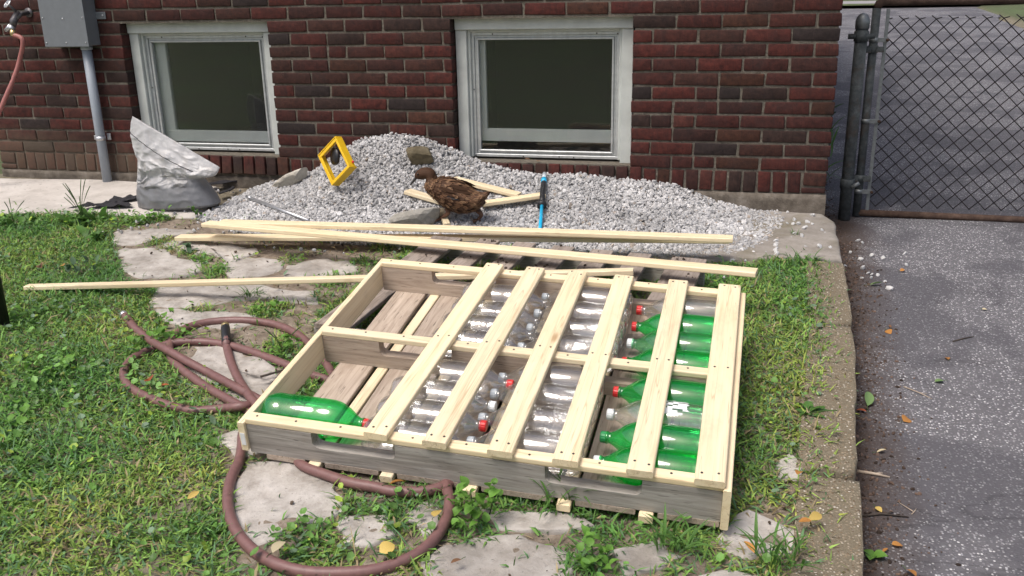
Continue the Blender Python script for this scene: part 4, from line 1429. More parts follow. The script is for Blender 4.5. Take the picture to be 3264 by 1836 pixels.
# bottom boards with new pine fillers in the gaps between them
FIL = [.186, .388, .611, .850, 1.048]
edges = [.045] + FIL + [PL - .002]
for i in range(6):
    a = edges[i] + (.026 if i else 0); b = edges[i + 1] - (.026 if i < 5 else 0)
    if i in (0, 2, 3): b -= .004
    plank('bottom_board', ((a + b) / 2, .004, -.116), ((a + b) / 2, PDEP - random.uniform(0, .01), -.116), b - a, .0155, M['brown_wood'], up_pal, bev=.002, seg=1, jit=.001)
for u in FIL:
    plank('filler_strip', (u, -.012 + random.uniform(-.006, .004), -.119), (u + random.uniform(-.004, .004), PDEP - .01, -.119), .034, .019, M['pine'], up_pal, bev=.002, seg=1)

# bottles: base at 0, mouth at +X
BP = [(.0, .010), (.002, .030), (.008, .044), (.020, .0515), (.034, .0535), (.050, .0535), (.056, .0525), (.062, .0535), (.10, .0538), (.150, .0538), (.156, .0528), (.162, .0538), (.195, .0532), (.212, .0505), (.228, .0445), (.243, .036), (.256, .0265), (.266, .0195), (.274, .0155), (.280, .0140), (.284, .0165), (.287, .0165), (.289, .0132), (.300, .0132)]
def petal(s, r, a):
    return r * (1 - .10 * max(0, math.cos(5 * a)) * max(0, (.034 - s) / .034)) if s < .034 else r
def crush(seed, amt):
    def f(s, r, a):
        r = petal(s, r, a)
        if .03 < s < .25:
            r *= 1 - amt * max(0, noise.noise(Vector((s * 17, math.cos(a) * 1.3, math.sin(a) * 1.3 + seed))) - .05)
        return r
    return f
B_ME = {('clear', 0): lathe_mesh('body', BP, 28, fn=petal), ('green', 0): lathe_mesh('body', BP, 28, fn=petal), ('pale_green', 0): lathe_mesh('body', BP, 28, fn=petal)}
for k in range(1, 5): B_ME[('crumpled', k)] = lathe_mesh('body', BP, 30, fn=crush(k * 5.3, .22 + .05 * k))
for (m, k), me in B_ME.items(): me.materials.append(M[m])
cap_prof = [(.0, .0152), (.004, .0155), (.0045, .0148), (.016, .0148), (.0185, .0138), (.0190, .0100)]
CAPS = {}
for c in ('red', 'white_cap', 'grey_cap', 'green_cap', 'blue_cap'):
    CAPS[c] = lathe_mesh('cap', cap_prof, 30, fn=lambda s, r, a: r * (1 + (.025 * math.cos(15 * a) if .003 < s < .017 else 0)), sm=False)
    CAPS[c].materials.append(M[c])
def label_arc(a0, a1, s0, s1, ragged=.004):
    V, F = [], []
    n, k = 14, 7
    for i in range(n + 1):
        a = a0 + (a1 - a0) * i / n
        for j in range(k + 1):
            s = s0 + (s1 - s0) * j / k + (random.uniform(-ragged, ragged) if j in (0, k) else 0)
            V.append((s, .0544 * math.cos(a), .0544 * math.sin(a)))
    for i in range(n):
        for j in range(k):
            if random.random() < .3: continue
            b = i * (k + 1) + j
            F.append((b, b + 1, b + k + 2, b + k + 1))
    me = bpy.data.meshes.new('paper_label'); me.from_pydata(V, [], F); smooth(me)
    return me
def bottle(u_cap, v, face, kind, cap, label, w=-.0535, yaw=0.0, paper=None, group=None, roll=None):
    """u_cap: position of the cap's outer face; face -1: cap to the left, +1: cap to the right"""
    a = 0 if face > 0 else PI
    L = .3025
    base_u = u_cap - face * L
    mtx = PAL @ Matrix.Translation((base_u, v, w)) @ Matrix.Rotation(a + yaw, 4, 'Z') @ Matrix.Rotation(roll if roll is not None else random.uniform(0, 6), 4, 'X')
    r = empty('plastic_bottle', mtx=mtx)
    key = (kind, 0) if (kind, 0) in B_ME else (kind, random.randrange(1, 5))
    link('body', B_ME[key], None, r)
    if cap: link('cap', CAPS[cap], None, r, (.2835, 0, 0))
    if paper:
        link('paper_label', label_arc(*paper), M['label'], r)
    tag(r, label, 'bottle', group or 'bottles in the pallet')
    return r
GB = 'bottles in the pallet'
# right-hand column, back to front, mouths to the left
R = [('clear', 'red', 'clear bottle with red cap, farthest back in the right column'),
     ('green', 'red', 'green bottle with red cap, second from the back in the right column'),
     ('pale_green', 'white_cap', 'pale green bottle with white cap in the right column, behind the middle strip'),
     ('green', 'red', 'green bottle half hidden below the middle strip, right column'),
     ('green', 'red', 'dark green bottle with red cap just in front of the middle strip'),
     ('clear', 'white_cap', 'clear bottle with white cap and torn white label, right column'),
     ('green', 'green_cap', 'green bottle with green cap, second from the front in the right column'),
     ('green', 'white_cap', 'green bottle with white cap, frontmost in the right column')]
RV = [.884, .776, .668, .560, .404, .299, .194, .095]
for i, ((k, c, lb), v) in enumerate(zip(R, RV)):
    bottle(.903, v, -1, k, c, lb, yaw=random.uniform(-.015, .015), paper=(1.0, 2.6, .09, .185, .006) if i == 5 else None, roll=0 if i == 5 else None)
ORD = ['farthest back', 'second from the back', 'third from the back', 'nearest the middle strip']
ORF = ['just in front of the middle strip', 'third from the front', 'second from the front', 'frontmost']
MV = [.898, .796, .693, .590, .418, .315, .212, .105]
for i, v in enumerate(MV):
    bottle(.582 + (.004 if i < 4 else -.008), v, -1, 'clear' if i in (0, 4, 7) else 'crumpled', 'grey_cap', 'clear bottle with grey cap, %s in the middle column' % (ORD + ORF)[i], yaw=random.uniform(-.04, .04))
LV = [.850, .745, .645, .553, .370, .270, .168, .075]
LC = [None, None, None, None, 'red', 'white_cap', 'red', 'blue_cap']
for i, v in enumerate(LV):
    u = .640 if i < 4 else (.625 if i == 4 else .605)
    c = LC[i]
    nm = {None: 'uncapped', 'red': 'red capped', 'white_cap': 'white capped', 'blue_cap': 'blue capped'}[c]
    bottle(u - (.012 if i < 4 else 0), v, 1, 'clear' if i not in (1, 2) else 'crumpled', c, '%s clear bottle, %s in the left column' % (nm, (ORD + ORF)[i]), yaw=random.uniform(-.04, .04), w=-.053)
bottle(.300, .112, 1, 'green', 'red', 'green bottle with red cap lying alone at the near left corner of the pallet', w=-.050, group=GB)

# ------------------------------------------------------------------ loose pine boards
def board(p0, p1, w, t, label, group='long pine boards', up=(0, 0, 1), bow=0.0, name='pine_board'):
    o = plank(name, p0, p1, w, t, M['pine'], None, up, bev=.004, seg=3, jit=.0005, bow=bow)
    tag(o, label, 'board', group)
    return o
board((-2.335, -.885, .116), (-.015, -.905, .150), .064, .019, 'long pine board lying farthest back, at the foot of the gravel', bow=.004)
board((-2.335, -1.000, .138), (.075, -1.365, .150), .064, .019, 'long pine board lying slantwise across the old pallet', bow=.003)
board((-2.50, -.985, .062), (-.03, -.800, .118), .064, .019, 'long pine board partly hidden under the other two boards', bow=.004)
board((-2.765, -1.640, .012), (-.345, -1.480, .166), .038, .019, 'narrow pine strip running from the lawn onto the old pallet')
board((-1.409, -0.207, 0.218), (-1.058, -0.246, 0.155), .064, .019, 'short pine offcut on the gravel behind the duck', 'pine offcuts on the gravel')
board((-1.206, -0.408, 0.141), (-0.925, -0.273, 0.166), .064, .019, 'short pine offcut under the blue handled tool', 'pine offcuts on the gravel')
board((-1.603, -0.357, 0.179), (-1.356, -0.412, 0.133), .064, .019, 'pine offcut sticking out left below the duck breast', 'pine offcuts on the gravel')
board((-1.391, -0.484, 0.123), (-1.315, -0.619, 0.082), .032, .019, 'small pine stick under the duck foot', 'pine offcuts on the gravel')

# ------------------------------------------------------------------ garden hose on the lawn
def hose():
    HR = .0138
    g = lambda L, h=HR: [Vector((p[0], p[1], p[2])) for p in L]
    a = g([(-2.182, -1.819, -0.005), (-2.115, -1.878, -0.007), (-2.051, -1.933, -0.009), (-1.933, -2.014, -0.015), (-1.811, -2.103, -0.002), (-1.694, -2.156, -0.016), (-1.585, -2.201, -0.030), (-1.458, -2.280, -0.026), (-1.347, -2.326, -0.040), (-1.270, -2.352, -0.050)])
    mid1 = g([(-1.174, -2.350, -0.051), (-1.182, -2.176, -0.041), (-1.274, -2.032, -0.032)])
    b = g([(-1.381, -1.922, -0.024), (-1.482, -1.834, -0.018), (-1.601, -1.776, -0.013), (-1.726, -1.769, -0.011), (-1.830, -1.801, -0.012), (-1.885, -1.861, -0.014), (-1.893, -1.937, -0.019), (-1.859, -2.020, -0.024), (-1.788, -2.114, -0.030), (-1.701, -2.182, -0.035), (-1.575, -2.263, -0.041), (-1.460, -2.325, -0.046), (-1.394, -2.359, -0.049), (-1.287, -2.410, -0.053)])
    mid2 = g([(-1.172, -2.404, -0.054), (-1.110, -2.280, -0.048), (-1.159, -2.171, -0.041)])
    c = g([(-1.265, -2.130, -0.037), (-1.351, -2.093, -0.034), (-1.457, -2.046, -0.030), (-1.599, -1.992, -0.025), (-1.699, -1.968, -0.023), (-1.786, -1.969, -0.022), (-1.858, -1.994, -0.022), (-1.897, -2.034, -0.027), (-1.914, -2.086, -0.027), (-1.921, -2.142, -0.030), (-1.895, -2.217, -0.035), (-1.844, -2.283, -0.039), (-1.779, -2.332, -0.043), (-1.687, -2.373, -0.046)])
    d = g([(-1.626, -2.394, -0.048), (-1.557, -2.409, -0.050), (-1.508, -2.410, -0.050), (-1.450, -2.386, -0.050), (-1.375, -2.389, -0.033), (-1.343, -2.339, -0.048)])
    mid3 = g([(-1.255, -2.352, -0.050), (-1.125, -2.428, -0.056), (-1.087, -2.525, -0.062), (-1.095, -2.587, -0.065)])
    e = g([(-1.062, -2.619, -0.068), (-1.004, -2.639, -0.070), (-0.911, -2.665, -0.072), (-0.839, -2.671, -0.073)])
    f = g([(-0.795, -2.677, -0.074), (-0.749, -2.670, -0.074), (-0.705, -2.654, -0.074), (-0.674, -2.625, -0.073), (-0.652, -2.581, -0.071), (-0.649, -2.532, -0.068)])
    h = g([(-0.672, -2.503, -0.066), (-0.686, -2.540, -0.068), (-0.679, -2.595, -0.071), (-0.662, -2.642, -0.074), (-0.641, -2.689, -0.077), (-0.627, -2.757, -0.081), (-0.631, -2.841, -0.086), (-0.660, -2.912, -0.089), (-0.719, -2.966, -0.092)])
    i = g([(-0.791, -2.994, -0.092), (-0.871, -3.007, -0.092), (-0.951, -2.995, -0.090), (-1.036, -2.953, -0.087), (-1.114, -2.886, -0.082), (-1.177, -2.803, -0.077), (-1.220, -2.713, -0.071), (-1.243, -2.633, -0.066), (-1.274, -2.565, -0.062), (-1.309, -2.493, -0.057)])
    j = g([(-1.318, -2.395, -0.034), (-1.377, -2.332, -0.030), (-1.480, -2.218, -0.034), (-1.573, -2.105, -0.032), (-1.650, -2.002, -0.025), (-1.667, -1.976, -0.006), (-1.714, -1.900, 0.004)])
    pts = a + mid1 + b + mid2 + c + d + mid3 + e + f + h + i + j
    path = catmull(pts, 7)
    r = empty('garden_hose', pts[0])
    off = Vector(pts[0])
    L = [p - off for p in path]
    link('tube', tube_mesh('tube', L, HR, 12), M['hose'], r)
    q = L[-1]; dv = (L[-1] - L[-8]).normalized()
    link('grip', tube_mesh('grip', [L[-10], L[-6], q, q + dv * .012], .0155, 12), M['rubber'], r)
    link('coupling', tube_mesh('coupling', [q + dv * .010, q + dv * .022, q + dv * .030], .0150, 10), M['brass'], r)
    q = L[0]; dv = (L[0] - L[6]).normalized()
    link('coupling', tube_mesh('coupling', [q - dv * .006, q + dv * .012, q + dv * .026], .0135, 10, radii=[.0145, .0145, .0115]), M['zinc'], r)
    tag(r, 'brown rubber garden hose looped on the grass and under the pallet', 'hose')
hose()

# ------------------------------------------------------------------ faucet, hose on it, meter box, conduit
def wall_faucet():
    c = Vector((-3.963, 0.000, 1.058))
    r = empty('wall_faucet', c); tag(r, 'outdoor water tap with round handle on the brick wall', 'faucet')
    Z = M['dark_metal']
    tube('flange', [(0, .004, 0), (0, -.008, 0)], .026, Z, r, 16)
    tube('pipe', [(0, 0, 0), (-.01, -.05, -.005), (-.02, -.085, -.03)], .013, Z, r, 12)
    tube('body', [(-.02, -.06, .005), (-.03, -.095, -.045), (-.036, -.10, -.075)], .016, Z, r, 12, radii=[.017, .02, .015])
    tube('spindle', [(-.015, -.07, .0), (-.04, -.10, .045)], .007, Z, r, 10)
    hw = empty('handle', (-.042, -.103, .05), parent=r); hw.rotation_euler = (.75, -.5, 0)
    ring = [(math.cos(t) * .025, math.sin(t) * .025, 0) for t in np.linspace(0, 2 * PI, 19)]
    tube('rim', ring, .0042, M['zinc'], hw, 6, cap=False)
    for t in range(5):
        an = t * 2 * PI / 5
        tube('spoke', [(0, 0, 0), (math.cos(an) * .024, math.sin(an) * .024, 0)], .003, M['zinc'], hw, 6)
    tube('vacuum_breaker', [(-.036, -.10, -.07), (-.048, -.112, -.092)], .018, M['zinc'], r, 12)
    tube('side_outlet', [(-.05, -.10, -.065), (-.085, -.10, -.095)], .012, M['zinc'], r, 10)
    tube('coupling', [(-.033, -.11, -.092), (-.034, -.112, -.122)], .0155, M['brass'], r, 10)
    pts = [Vector(c) + Vector((-.034, -.112, -.115))] + [Vector(p) for p in ((-3.937, -0.115, 0.912), (-3.975, -0.120, 0.807), (-4.005, -0.150, 0.714), (-4.040, -0.190, 0.622), (-4.081, -0.230, 0.522), (-4.139, -0.280, 0.404), (-4.244, -0.300, 0.245))]
    pts += [Vector((pts[-1].x - .1, pts[-1].y - .06, GZ(-4.3, -.4) + .035)), Vector((pts[-1].x - .5, pts[-1].y - .2, GZ(-4.8, -.6) + .02))]
    h = empty('wall_hose', pts[0]); tag(h, 'faded red hose hanging from the wall tap', 'hose')
    link('tube', tube_mesh('tube', [p - pts[0] for p in catmull(pts, 8)], .0125, 12), M['hose_red'], h)
wall_faucet()

def utility_box():
    x0, x1, z0, z1, d = -3.80, -3.522, .878, 1.46, .10
    r = empty('utility_box', ((x0 + x1) / 2, 0, z0)); tag(r, 'grey metal utility box on the brick wall above a conduit', 'utility box')
    w = (x1 - x0)
    box('case', -w / 2, w / 2, -d, -.001, 0, z1 - z0, M['box_grey'], r, .004, 2)
    box('cover', -w / 2 - .003, w / 2 + .003, -d - .006, -d + .0, -.004, z1 - z0 + .004, M['box_grey'], r, .003, 2)
    for sx, sz in ((-.46, .018), (0, .018), (.46, .018), (-.46, .15), (.46, .15), (-.46, .4), (.46, .4)):
        o = link('screw', lathe_mesh('screw', [(0, .0045), (.003, .003)], 8, 'Z'), M['zinc'], r); o.location = (w * sx, -d - .006, sz); o.rotation_euler = (PI / 2, 0, 0)
    o = link('keyhole', lathe_mesh('keyhole', [(0, .006), (.002, .004)], 8, 'Z'), M['zinc'], r); o.location = (0, -d - .006, .145); o.rotation_euler = (PI / 2, 0, 0)
    box('mounting_tab', w / 2 - .004, w / 2 + .062, -.009, -.003, .138, .178, M['box_grey'], r, .002)
    o = link('screw', lathe_mesh('screw', [(0, .006), (.004, .004)], 8, 'Z'), M['zinc'], r); o.location = (w / 2 + .045, -.009, .158); o.rotation_euler = (PI / 2, 0, 0)
    cx = -3.587
    c = empty('conduit', (cx, -.042, GZ(cx, 0))); tag(c, 'grey plastic conduit pipe running from the utility box to the ground', 'conduit')
    top = z0 - GZ(cx, 0) - .001
    tube('pipe', [(0, 0, -.05), (0, 0, top * .5), (-.001, 0, top)], .026, M['conduit'], c, 20)
    tube('hub', [(0, 0, top - .022), (0, 0, top)], .031, M['conduit'], c, 20)
    zs = .36 - GZ(cx, 0)
    tube('strap', [(0, 0, zs - .012), (0, 0, zs + .012)], .028, M['zinc'], c, 20)
    box('strap_tab', -.062, -.026, .022, .028, zs - .012, zs + .012, M['zinc'], c, .001)
    box('strap_tab', .026, .05, .022, .028, zs - .012, zs + .026, M['zinc'], c, .001)
    o = link('screw', lathe_mesh('screw', [(0, .006), (.008, .004)], 8, 'Z'), M['zinc'], c); o.location = (-.045, .022, zs); o.rotation_euler = (PI / 2, 0, 0)
utility_box()

# ------------------------------------------------------------------ plastic bag of gravel
def bag():
    yb = -.44
    org = Vector((-2.87, yb, GZ(-2.87, yb)))
    K = .0004215                                   # metres per unit of the side-view sketch below
    sk = lambda a, b: (-3.079 + a * K * 1.0, .064 + (1255 - b) * K * 1.06)
    r = empty('gravel_bag', org); tag(r, 'crumpled white plastic bag half full of grey gravel by the left window', 'bag')
    def film(name, lo, hi, full_hi):
        m, nt, b = nodes_of(name)
        tc = nt.nodes.new('ShaderNodeTexCoord')
        nf = noise_n(nt, tc.outputs['Object'], 70, 5, .7)
        nb2 = noise_n(nt, tc.outputs['Object'], 10, 4, .6)
        col = ramp(nt, nb2, [(.3, full_hi), (.5, lo), (.7, hi)])
        nt.links.new(col, b.inputs['Base Color'])
        b.inputs['Roughness'].default_value = .32
        b.inputs['Specular IOR Level'].default_value = .5
        vs_ = tex_coord(nt, (1.6, 1, .8))
        nb = noise_n(nt, vs_, 22, 3, .5, 1.0)
        bump(nt, b, nb, .35, .010)
        t_ = nt.nodes.new('ShaderNodeBsdfTranslucent'); nt.links.new(col, t_.inputs['Color'])
        mx = nt.nodes.new('ShaderNodeMixShader'); mx.inputs[0].default_value = .3
        nt.links.new(b.outputs[0], mx.inputs[1]); nt.links.new(t_.outputs[0], mx.inputs[2])
        nt.links.new(mx.outputs[0], nt.nodes['Material Output'].inputs['Surface'])
        return m
    def loft(name, lv, n, m, wr):
        V, F = [], []
        fine = []
        for i in range(len(lv) - 1):
            for k in range(8):
                t = k / 8
                A, B = lv[i], lv[i + 1]
                mixv = lambda p, q: [p[j] * (1 - t) + q[j] * t for j in (0, 1)]
                fine.append((mixv(A[0], B[0]), mixv(A[1], B[1]), A[2] * (1 - t) + B[2] * t, A[3] * (1 - t) + B[3] * t, (i + t) / (len(lv) - 1)))
        fine.append((*lv[-1], 1.0))
        for l, r_, th, yc, t in fine:
            (lx, lz), (rx, rz) = sk(*l), sk(*r_)
            for k in range(n):
                a = 2 * PI * k / n
                s = .5 - .5 * math.cos(a)
                x = lx + (rx - lx) * s; z = lz + (rz - lz) * s
                y = -th * (abs(math.sin(a)) ** .8) * (1 if math.sin(a) > 0 else -1)
                y += yc + wr(s, t, x, z, y <= 0) * (abs(math.sin(a)) ** .6) * (1 if math.sin(a) >= 0 else -1)
                V.append((x - org.x, y, z - org.z))
        for i in range(len(fine) - 1):
            for k in range(n): F.append((i * n + k, i * n + (k + 1) % n, (i + 1) * n + (k + 1) % n, (i + 1) * n + k))
        F.append(tuple(range(n))[::-1]); F.append(tuple(range((len(fine) - 1) * n, len(fine) * n)))
        me = bpy.data.meshes.new(name); me.from_pydata(V, [], F)
        bm = bmesh.new(); bm.from_mesh(me); bmesh.ops.recalc_face_normals(bm, faces=bm.faces); bm.to_mesh(me); bm.free()
        smooth(me)
        return link(name, me, m, r)
    lv = [((20, 1256), (1050, 1200), .095, 0), ((2, 1222), (1085, 1172), .125, 0), ((6, 1120), (1038, 1090), .130, 0), ((20, 1010), (975, 995), .118, 0), ((34, 920), (925, 915), .098, -.004), ((46, 850), (895, 880), .080, -.008),
          ((62, 790), (905, 868), .072, -.012), ((78, 735), (965, 863), .066, -.018), ((92, 680), (1040, 857), .060, -.024), ((78, 600), (1096, 849), .052, -.028), ((58, 500), (1134, 836), .042, -.030), ((46, 400), (1158, 818), .030, -.030),
          ((46, 330), (1175, 795), .020, -.028), ((68, 240), (1192, 768), .010, -.026), ((95, 178), (1206, 742), .004, -.024)]
    px, pz = sk(130, 955)
    def wr(s, t, x, z, front):
        an = math.atan2(z - pz, x - px + .015); d = math.hypot(x - px, z - pz)
        up = 1.0 if z > pz - .01 else .25
        rad = (1 - abs(math.sin(an * 5.5 + 1.6 * noise.noise(Vector((x * 8, z * 8, 4))))) * 2) * .016 * max(0, 1 - d / .26) * up
        q1 = noise.noise(Vector((x * 9 + z * 7, z * 11 - x * 6, 8))); q2 = noise.noise(Vector((x * 19 - z * 9, z * 15 + x * 11, 3))); q3 = noise.noise(Vector((x * 34 + z * 20, z * 24 - x * 18, 5)))
        crease = .6 * (.020 * max(0, 1 - 5 * abs(q1)) ** 1.6 + .011 * max(0, 1 - 4.5 * abs(q2)) ** 1.6 + .005 * max(0, 1 - 4 * abs(q3)) ** 1.5)
        broad = .016 * noise.noise(Vector((x * 6, z * 7, 14)))
        k = (.30 if z < pz else 1.0) * (1 - .6 * max(0, t - .6) * 2.5)
        dent = -.030 * math.exp(-((x - px - .03) / .07) ** 2 - ((z - pz - .035) / .035) ** 2)
        return -(rad + (crease + broad) * k + dent)
    m = film('milky_plastic_film', (.62, .62, .63), (.70, .70, .70), (.54, .52, .50))
    nt = m.node_tree
    b = nt.nodes['Principled BSDF']
    tc = nt.nodes.new('ShaderNodeTexCoord')
    sx = nt.nodes.new('ShaderNodeSeparateXYZ'); nt.links.new(tc.outputs['Object'], sx.inputs[0])
    nz = noise_n(nt, tc.outputs['Object'], 9, 3, .5)
    lvl = mathn(nt, 'ADD', mathn(nt, 'ADD', sx.outputs['Z'], mathn(nt, 'MULTIPLY', nz, .06)), mathn(nt, 'MULTIPLY', sx.outputs['X'], -.06))
    fullness = ramp(nt, lvl, [(.150, (.36, .37, .39)), (.205, (1, 1, 1))])      # grey stones showing through the film below this level
    fl = noise_n(nt, tc.outputs['Object'], 130, 3, .6)
    fullness = mixc(nt, .35, fullness, ramp(nt, fl, [(.3, (.75, .75, .75)), (.7, (1.15, 1.15, 1.15))]), 'MULTIPLY')
    src = b.inputs['Base Color'].links[0].from_socket
    nt.links.new(mixc(nt, 1.0, src, fullness, 'MULTIPLY'), b.inputs['Base Color'])
    loft('film', lv, 128, m, wr)
    # row of stitching along the folded mouth
    A, B = Vector((48, 325)), Vector((905, 780))
    pts = []
    for k in range(25):
        t = k / 24
        q = A.lerp(B, t); x, z = sk(q.x, q.y + 18 * math.sin(PI * t))
        pts.append((x - org.x, -.050 - .034 * math.sin(PI * t) ** .7 - .016 * t + .002 * math.sin(k * 2.1), z - org.z))
    tube('stitching', pts, .0020, M['rag'], r, 5)
bag()

def black_scrap(name, poly, label, th=.006, amp=.02, z0=.018, cat='scrap'):
    c = Vector((sum(p[0] for p in poly) / len(poly), sum(p[1] for p in poly) / len(poly), 0))
    z = GZ(c.x, c.y) + z0
    o = poly_slab(name, [(p[0] - c.x, p[1] - c.y) for p in poly], lambda x, y: th + amp * abs(noise.noise(Vector((x * 22, y * 22, 5)))), th, M['rag'], None, jit=.004, rough=.004, step=.02, edge=.003, seed=77)
    o.location = (c.x, c.y, z)
    tag(o, label, cat)
black_scrap('torn_cloth', [(-3.309, -0.539), (-3.271, -0.505), (-3.291, -0.382), (-3.246, -0.363), (-3.181, -0.338), (-3.133, -0.396), (-3.186, -0.421), (-3.214, -0.439), (-3.143, -0.473), (-3.068, -0.529), (-3.156, -0.566), (-3.234, -0.576), (-3.304, -0.613), (-3.377, -0.637), (-3.344, -0.599)], 'torn black cloth lying on the concrete pad beside the bag', .004, .03)
black_scrap('edging_strip', [(-2.888, -0.098), (-2.864, -0.022), (-2.827, 0.050), (-2.756, 0.090), (-2.722, 0.049), (-2.765, -0.014), (-2.816, -0.077), (-2.861, -0.129)], 'black plastic edging strip on the gravel behind the bag', .006, .006, .035)
black_scrap('edging_offcut', [(-2.745, -0.238), (-2.722, -0.175), (-2.736, -0.099), (-2.729, -0.089), (-2.704, -0.146), (-2.699, -0.213), (-2.713, -0.283)], 'short curved black plastic offcut on the gravel right of the bag', .006, .004, .03)

# ------------------------------------------------------------------ rocks on the heap
def rock(name, loc, size, m, label, seed, flat=0.0, rot=(0, 0, 0), sharp=.3, cuts=6):
    bm = bmesh.new()
    bmesh.ops.create_icosphere(bm, subdivisions=3, radius=1.0)
    r_ = random.Random(seed)
    planes = [(Vector((r_.uniform(-1, 1), r_.uniform(-1, 1), r_.uniform(-1, 1))).normalized(), r_.uniform(.62, .85)) for _ in range(cuts)]
    if flat: planes.append((Vector((0, 0, 1)), flat))
    for v in bm.verts:
        p = v.co * (1 + sharp * noise.noise(v.co * 1.3 + Vector((seed, 0, 0))))
        for nrm, d in planes:
            e_ = p.dot(nrm) - d
            if e_ > 0: p -= nrm * e_
        p += v.normal * .03 * noise.noise(p * 6 + Vector((seed, 3, 0)))
        v.co = Vector((p.x * size[0], p.y * size[1], p.z * size[2]))
    me = bm_mesh(bm, name)
    o = link(name, me, m, None, loc); o.rotation_euler = rot
    tag(o, label, 'rock')
rock('brown_rock', (-1.607, -0.135, 0.327), (.082, .06, .064), M['rock_brown'], 'blocky mossy brown rock on top of the gravel heap', 3, .55, (-.5, .1, .2))
rock('pale_rock', (-2.362, -0.130, 0.180), (.12, .05, .04), M['rock_pale'], 'long flat pale rock on the left slope of the gravel', 8, .5, (-.25, -.38, .1))
rock('grey_stone', (-1.483, -0.593, 0.111), (.13, .095, .06), M['rock_grey'], 'flat grey stone in front of the duck', 14, .45, (-.30, -.12, .25))

# ------------------------------------------------------------------ yellow string winder, rod, blue handled tool
def yellow_tool():
    T, L_, B = Vector((-1.979, -0.340, 0.449)), Vector((-2.096, -0.320, 0.339)), Vector((-2.004, -0.400, 0.194))
    e1 = (L_ - T); w = e1.length; e1.normalize()
    e2 = (B - L_); h = e2.length; e2.normalize()
    org = (T + L_) / 2
    r = empty('tool_frame', mtx=frame_mtx(e1, e2, e1.cross(e2).normalized(), org))
    sgn = 1 if e1.cross(e2).y > 0 else -1
    tag(r, 'yellow plastic tool frame with black reel standing on the gravel', 'tool')
    D = .045 * sgn; bw = .017
    Y = M['yellow']
    def yb(nm, x0, x1, y0, y1, z0, z1, m=Y, bev=.003): return box(nm, x0, x1, y0, y1, min(z0, z1), max(z0, z1), m, r, bev, 2)
    yb('side', -w / 2, w / 2, 0, .006, 0, D); yb('side', -w / 2, w / 2, h - .006, h, 0, D * 1.15)
    yb('side', -w / 2, -w / 2 + .006, .006, h - .006, 0, D); yb('side', w / 2 - .006, w / 2, .006, h - .006, 0, D)
    f = .012 * sgn
    yb('rim', -w / 2 + .006, w / 2 - .006, .006, .006 + bw, .003 * sgn, f); yb('rim', -w / 2 + .006, w / 2 - .006, h - .006 - bw * .7, h - .006, .003 * sgn, f)
    yb('rim', -w / 2 + .006, -w / 2 + .006 + bw * .6, .006 + bw, h - .006 - bw * .7, .003 * sgn, f); yb('rim', w / 2 - .006 - bw * .6, w / 2 - .006, .006 + bw, h - .006 - bw * .7, .003 * sgn, f)
    o = link('reel', lathe_mesh('reel', [(0, .03), (.004, .044), (.018, .044), (.022, .02)], 24, 'Z'), M['rubber'], r); o.location = (.004, .060, .045 * sgn); o.rotation_euler = (.15, .25, 0)
    tube('handle', [(-.022, .045, .05 * sgn), (-.036, .10, .052 * sgn), (-.044, .135, .05 * sgn)], .0085, M['slate'], r, 12)
    o = link('knob', lathe_mesh('knob', [(0, .014), (.006, .020), (.018, .020), (.022, .012)], 18, 'Z'), M['red'], r); o.location = (-.070, .078, .05 * sgn); o.rotation_euler = (0, 1.2, 0)
    o = link('knob', lathe_mesh('knob', [(0, .0065), (.008, .006)], 12, 'Z'), M['red'], r); o.location = (-w / 2 - .004, h * .86, .03 * sgn); o.rotation_euler = (0, -PI / 2, 0)
yellow_tool()
p0, p1 = (-2.510, -0.331, 0.114), (-2.038, -0.645, 0.092)
rod = empty('metal_rod', p0); tag(rod, 'silver metal pipe lying on the gravel', 'pipe')
_d = (Vector(p1) - Vector(p0)).normalized() * .62
tube('shaft', [(0, 0, 0), _d * .5 + Vector((0, 0, .0)), _d], .0085, M['zinc'], rod, 12)
tube('collar', [(0, 0, 0), _d.normalized() * .035], .0095, M['zinc'], rod, 12)
p0, p1 = Vector((-0.969, -0.067, 0.218)), Vector((-0.871, -0.621, 0.073))
bt = empty('handle_tool', p0); tag(bt, 'bright blue rod with black grip lying on the gravel', 'tool')
dv = (p1 - p0); Lb = dv.length; dv.normalize()
at = lambda s: dv * (Lb * s) + Vector((0, 0, .012 * math.sin(PI * min(1, s * 1.2))))
tube('end_cap', [at(-.06), at(.07)], .0115, M['grey_cap'], bt, 14)
tube('ring', [at(.07), at(.15)], .0145, M['sky_blue'], bt, 14)
tube('grip', [at(.15), at(.25), at(.44), at(.57)], .013, M['rubber'], bt, 14, radii=[.013, .0145, .0145, .013])
tube('guard', [at(.565), at(.60)], .023, M['rubber'], bt, 20)
tube('rod', [at(.60), at(.80), at(1.12)], .0085, M['sky_blue'], bt, 14)

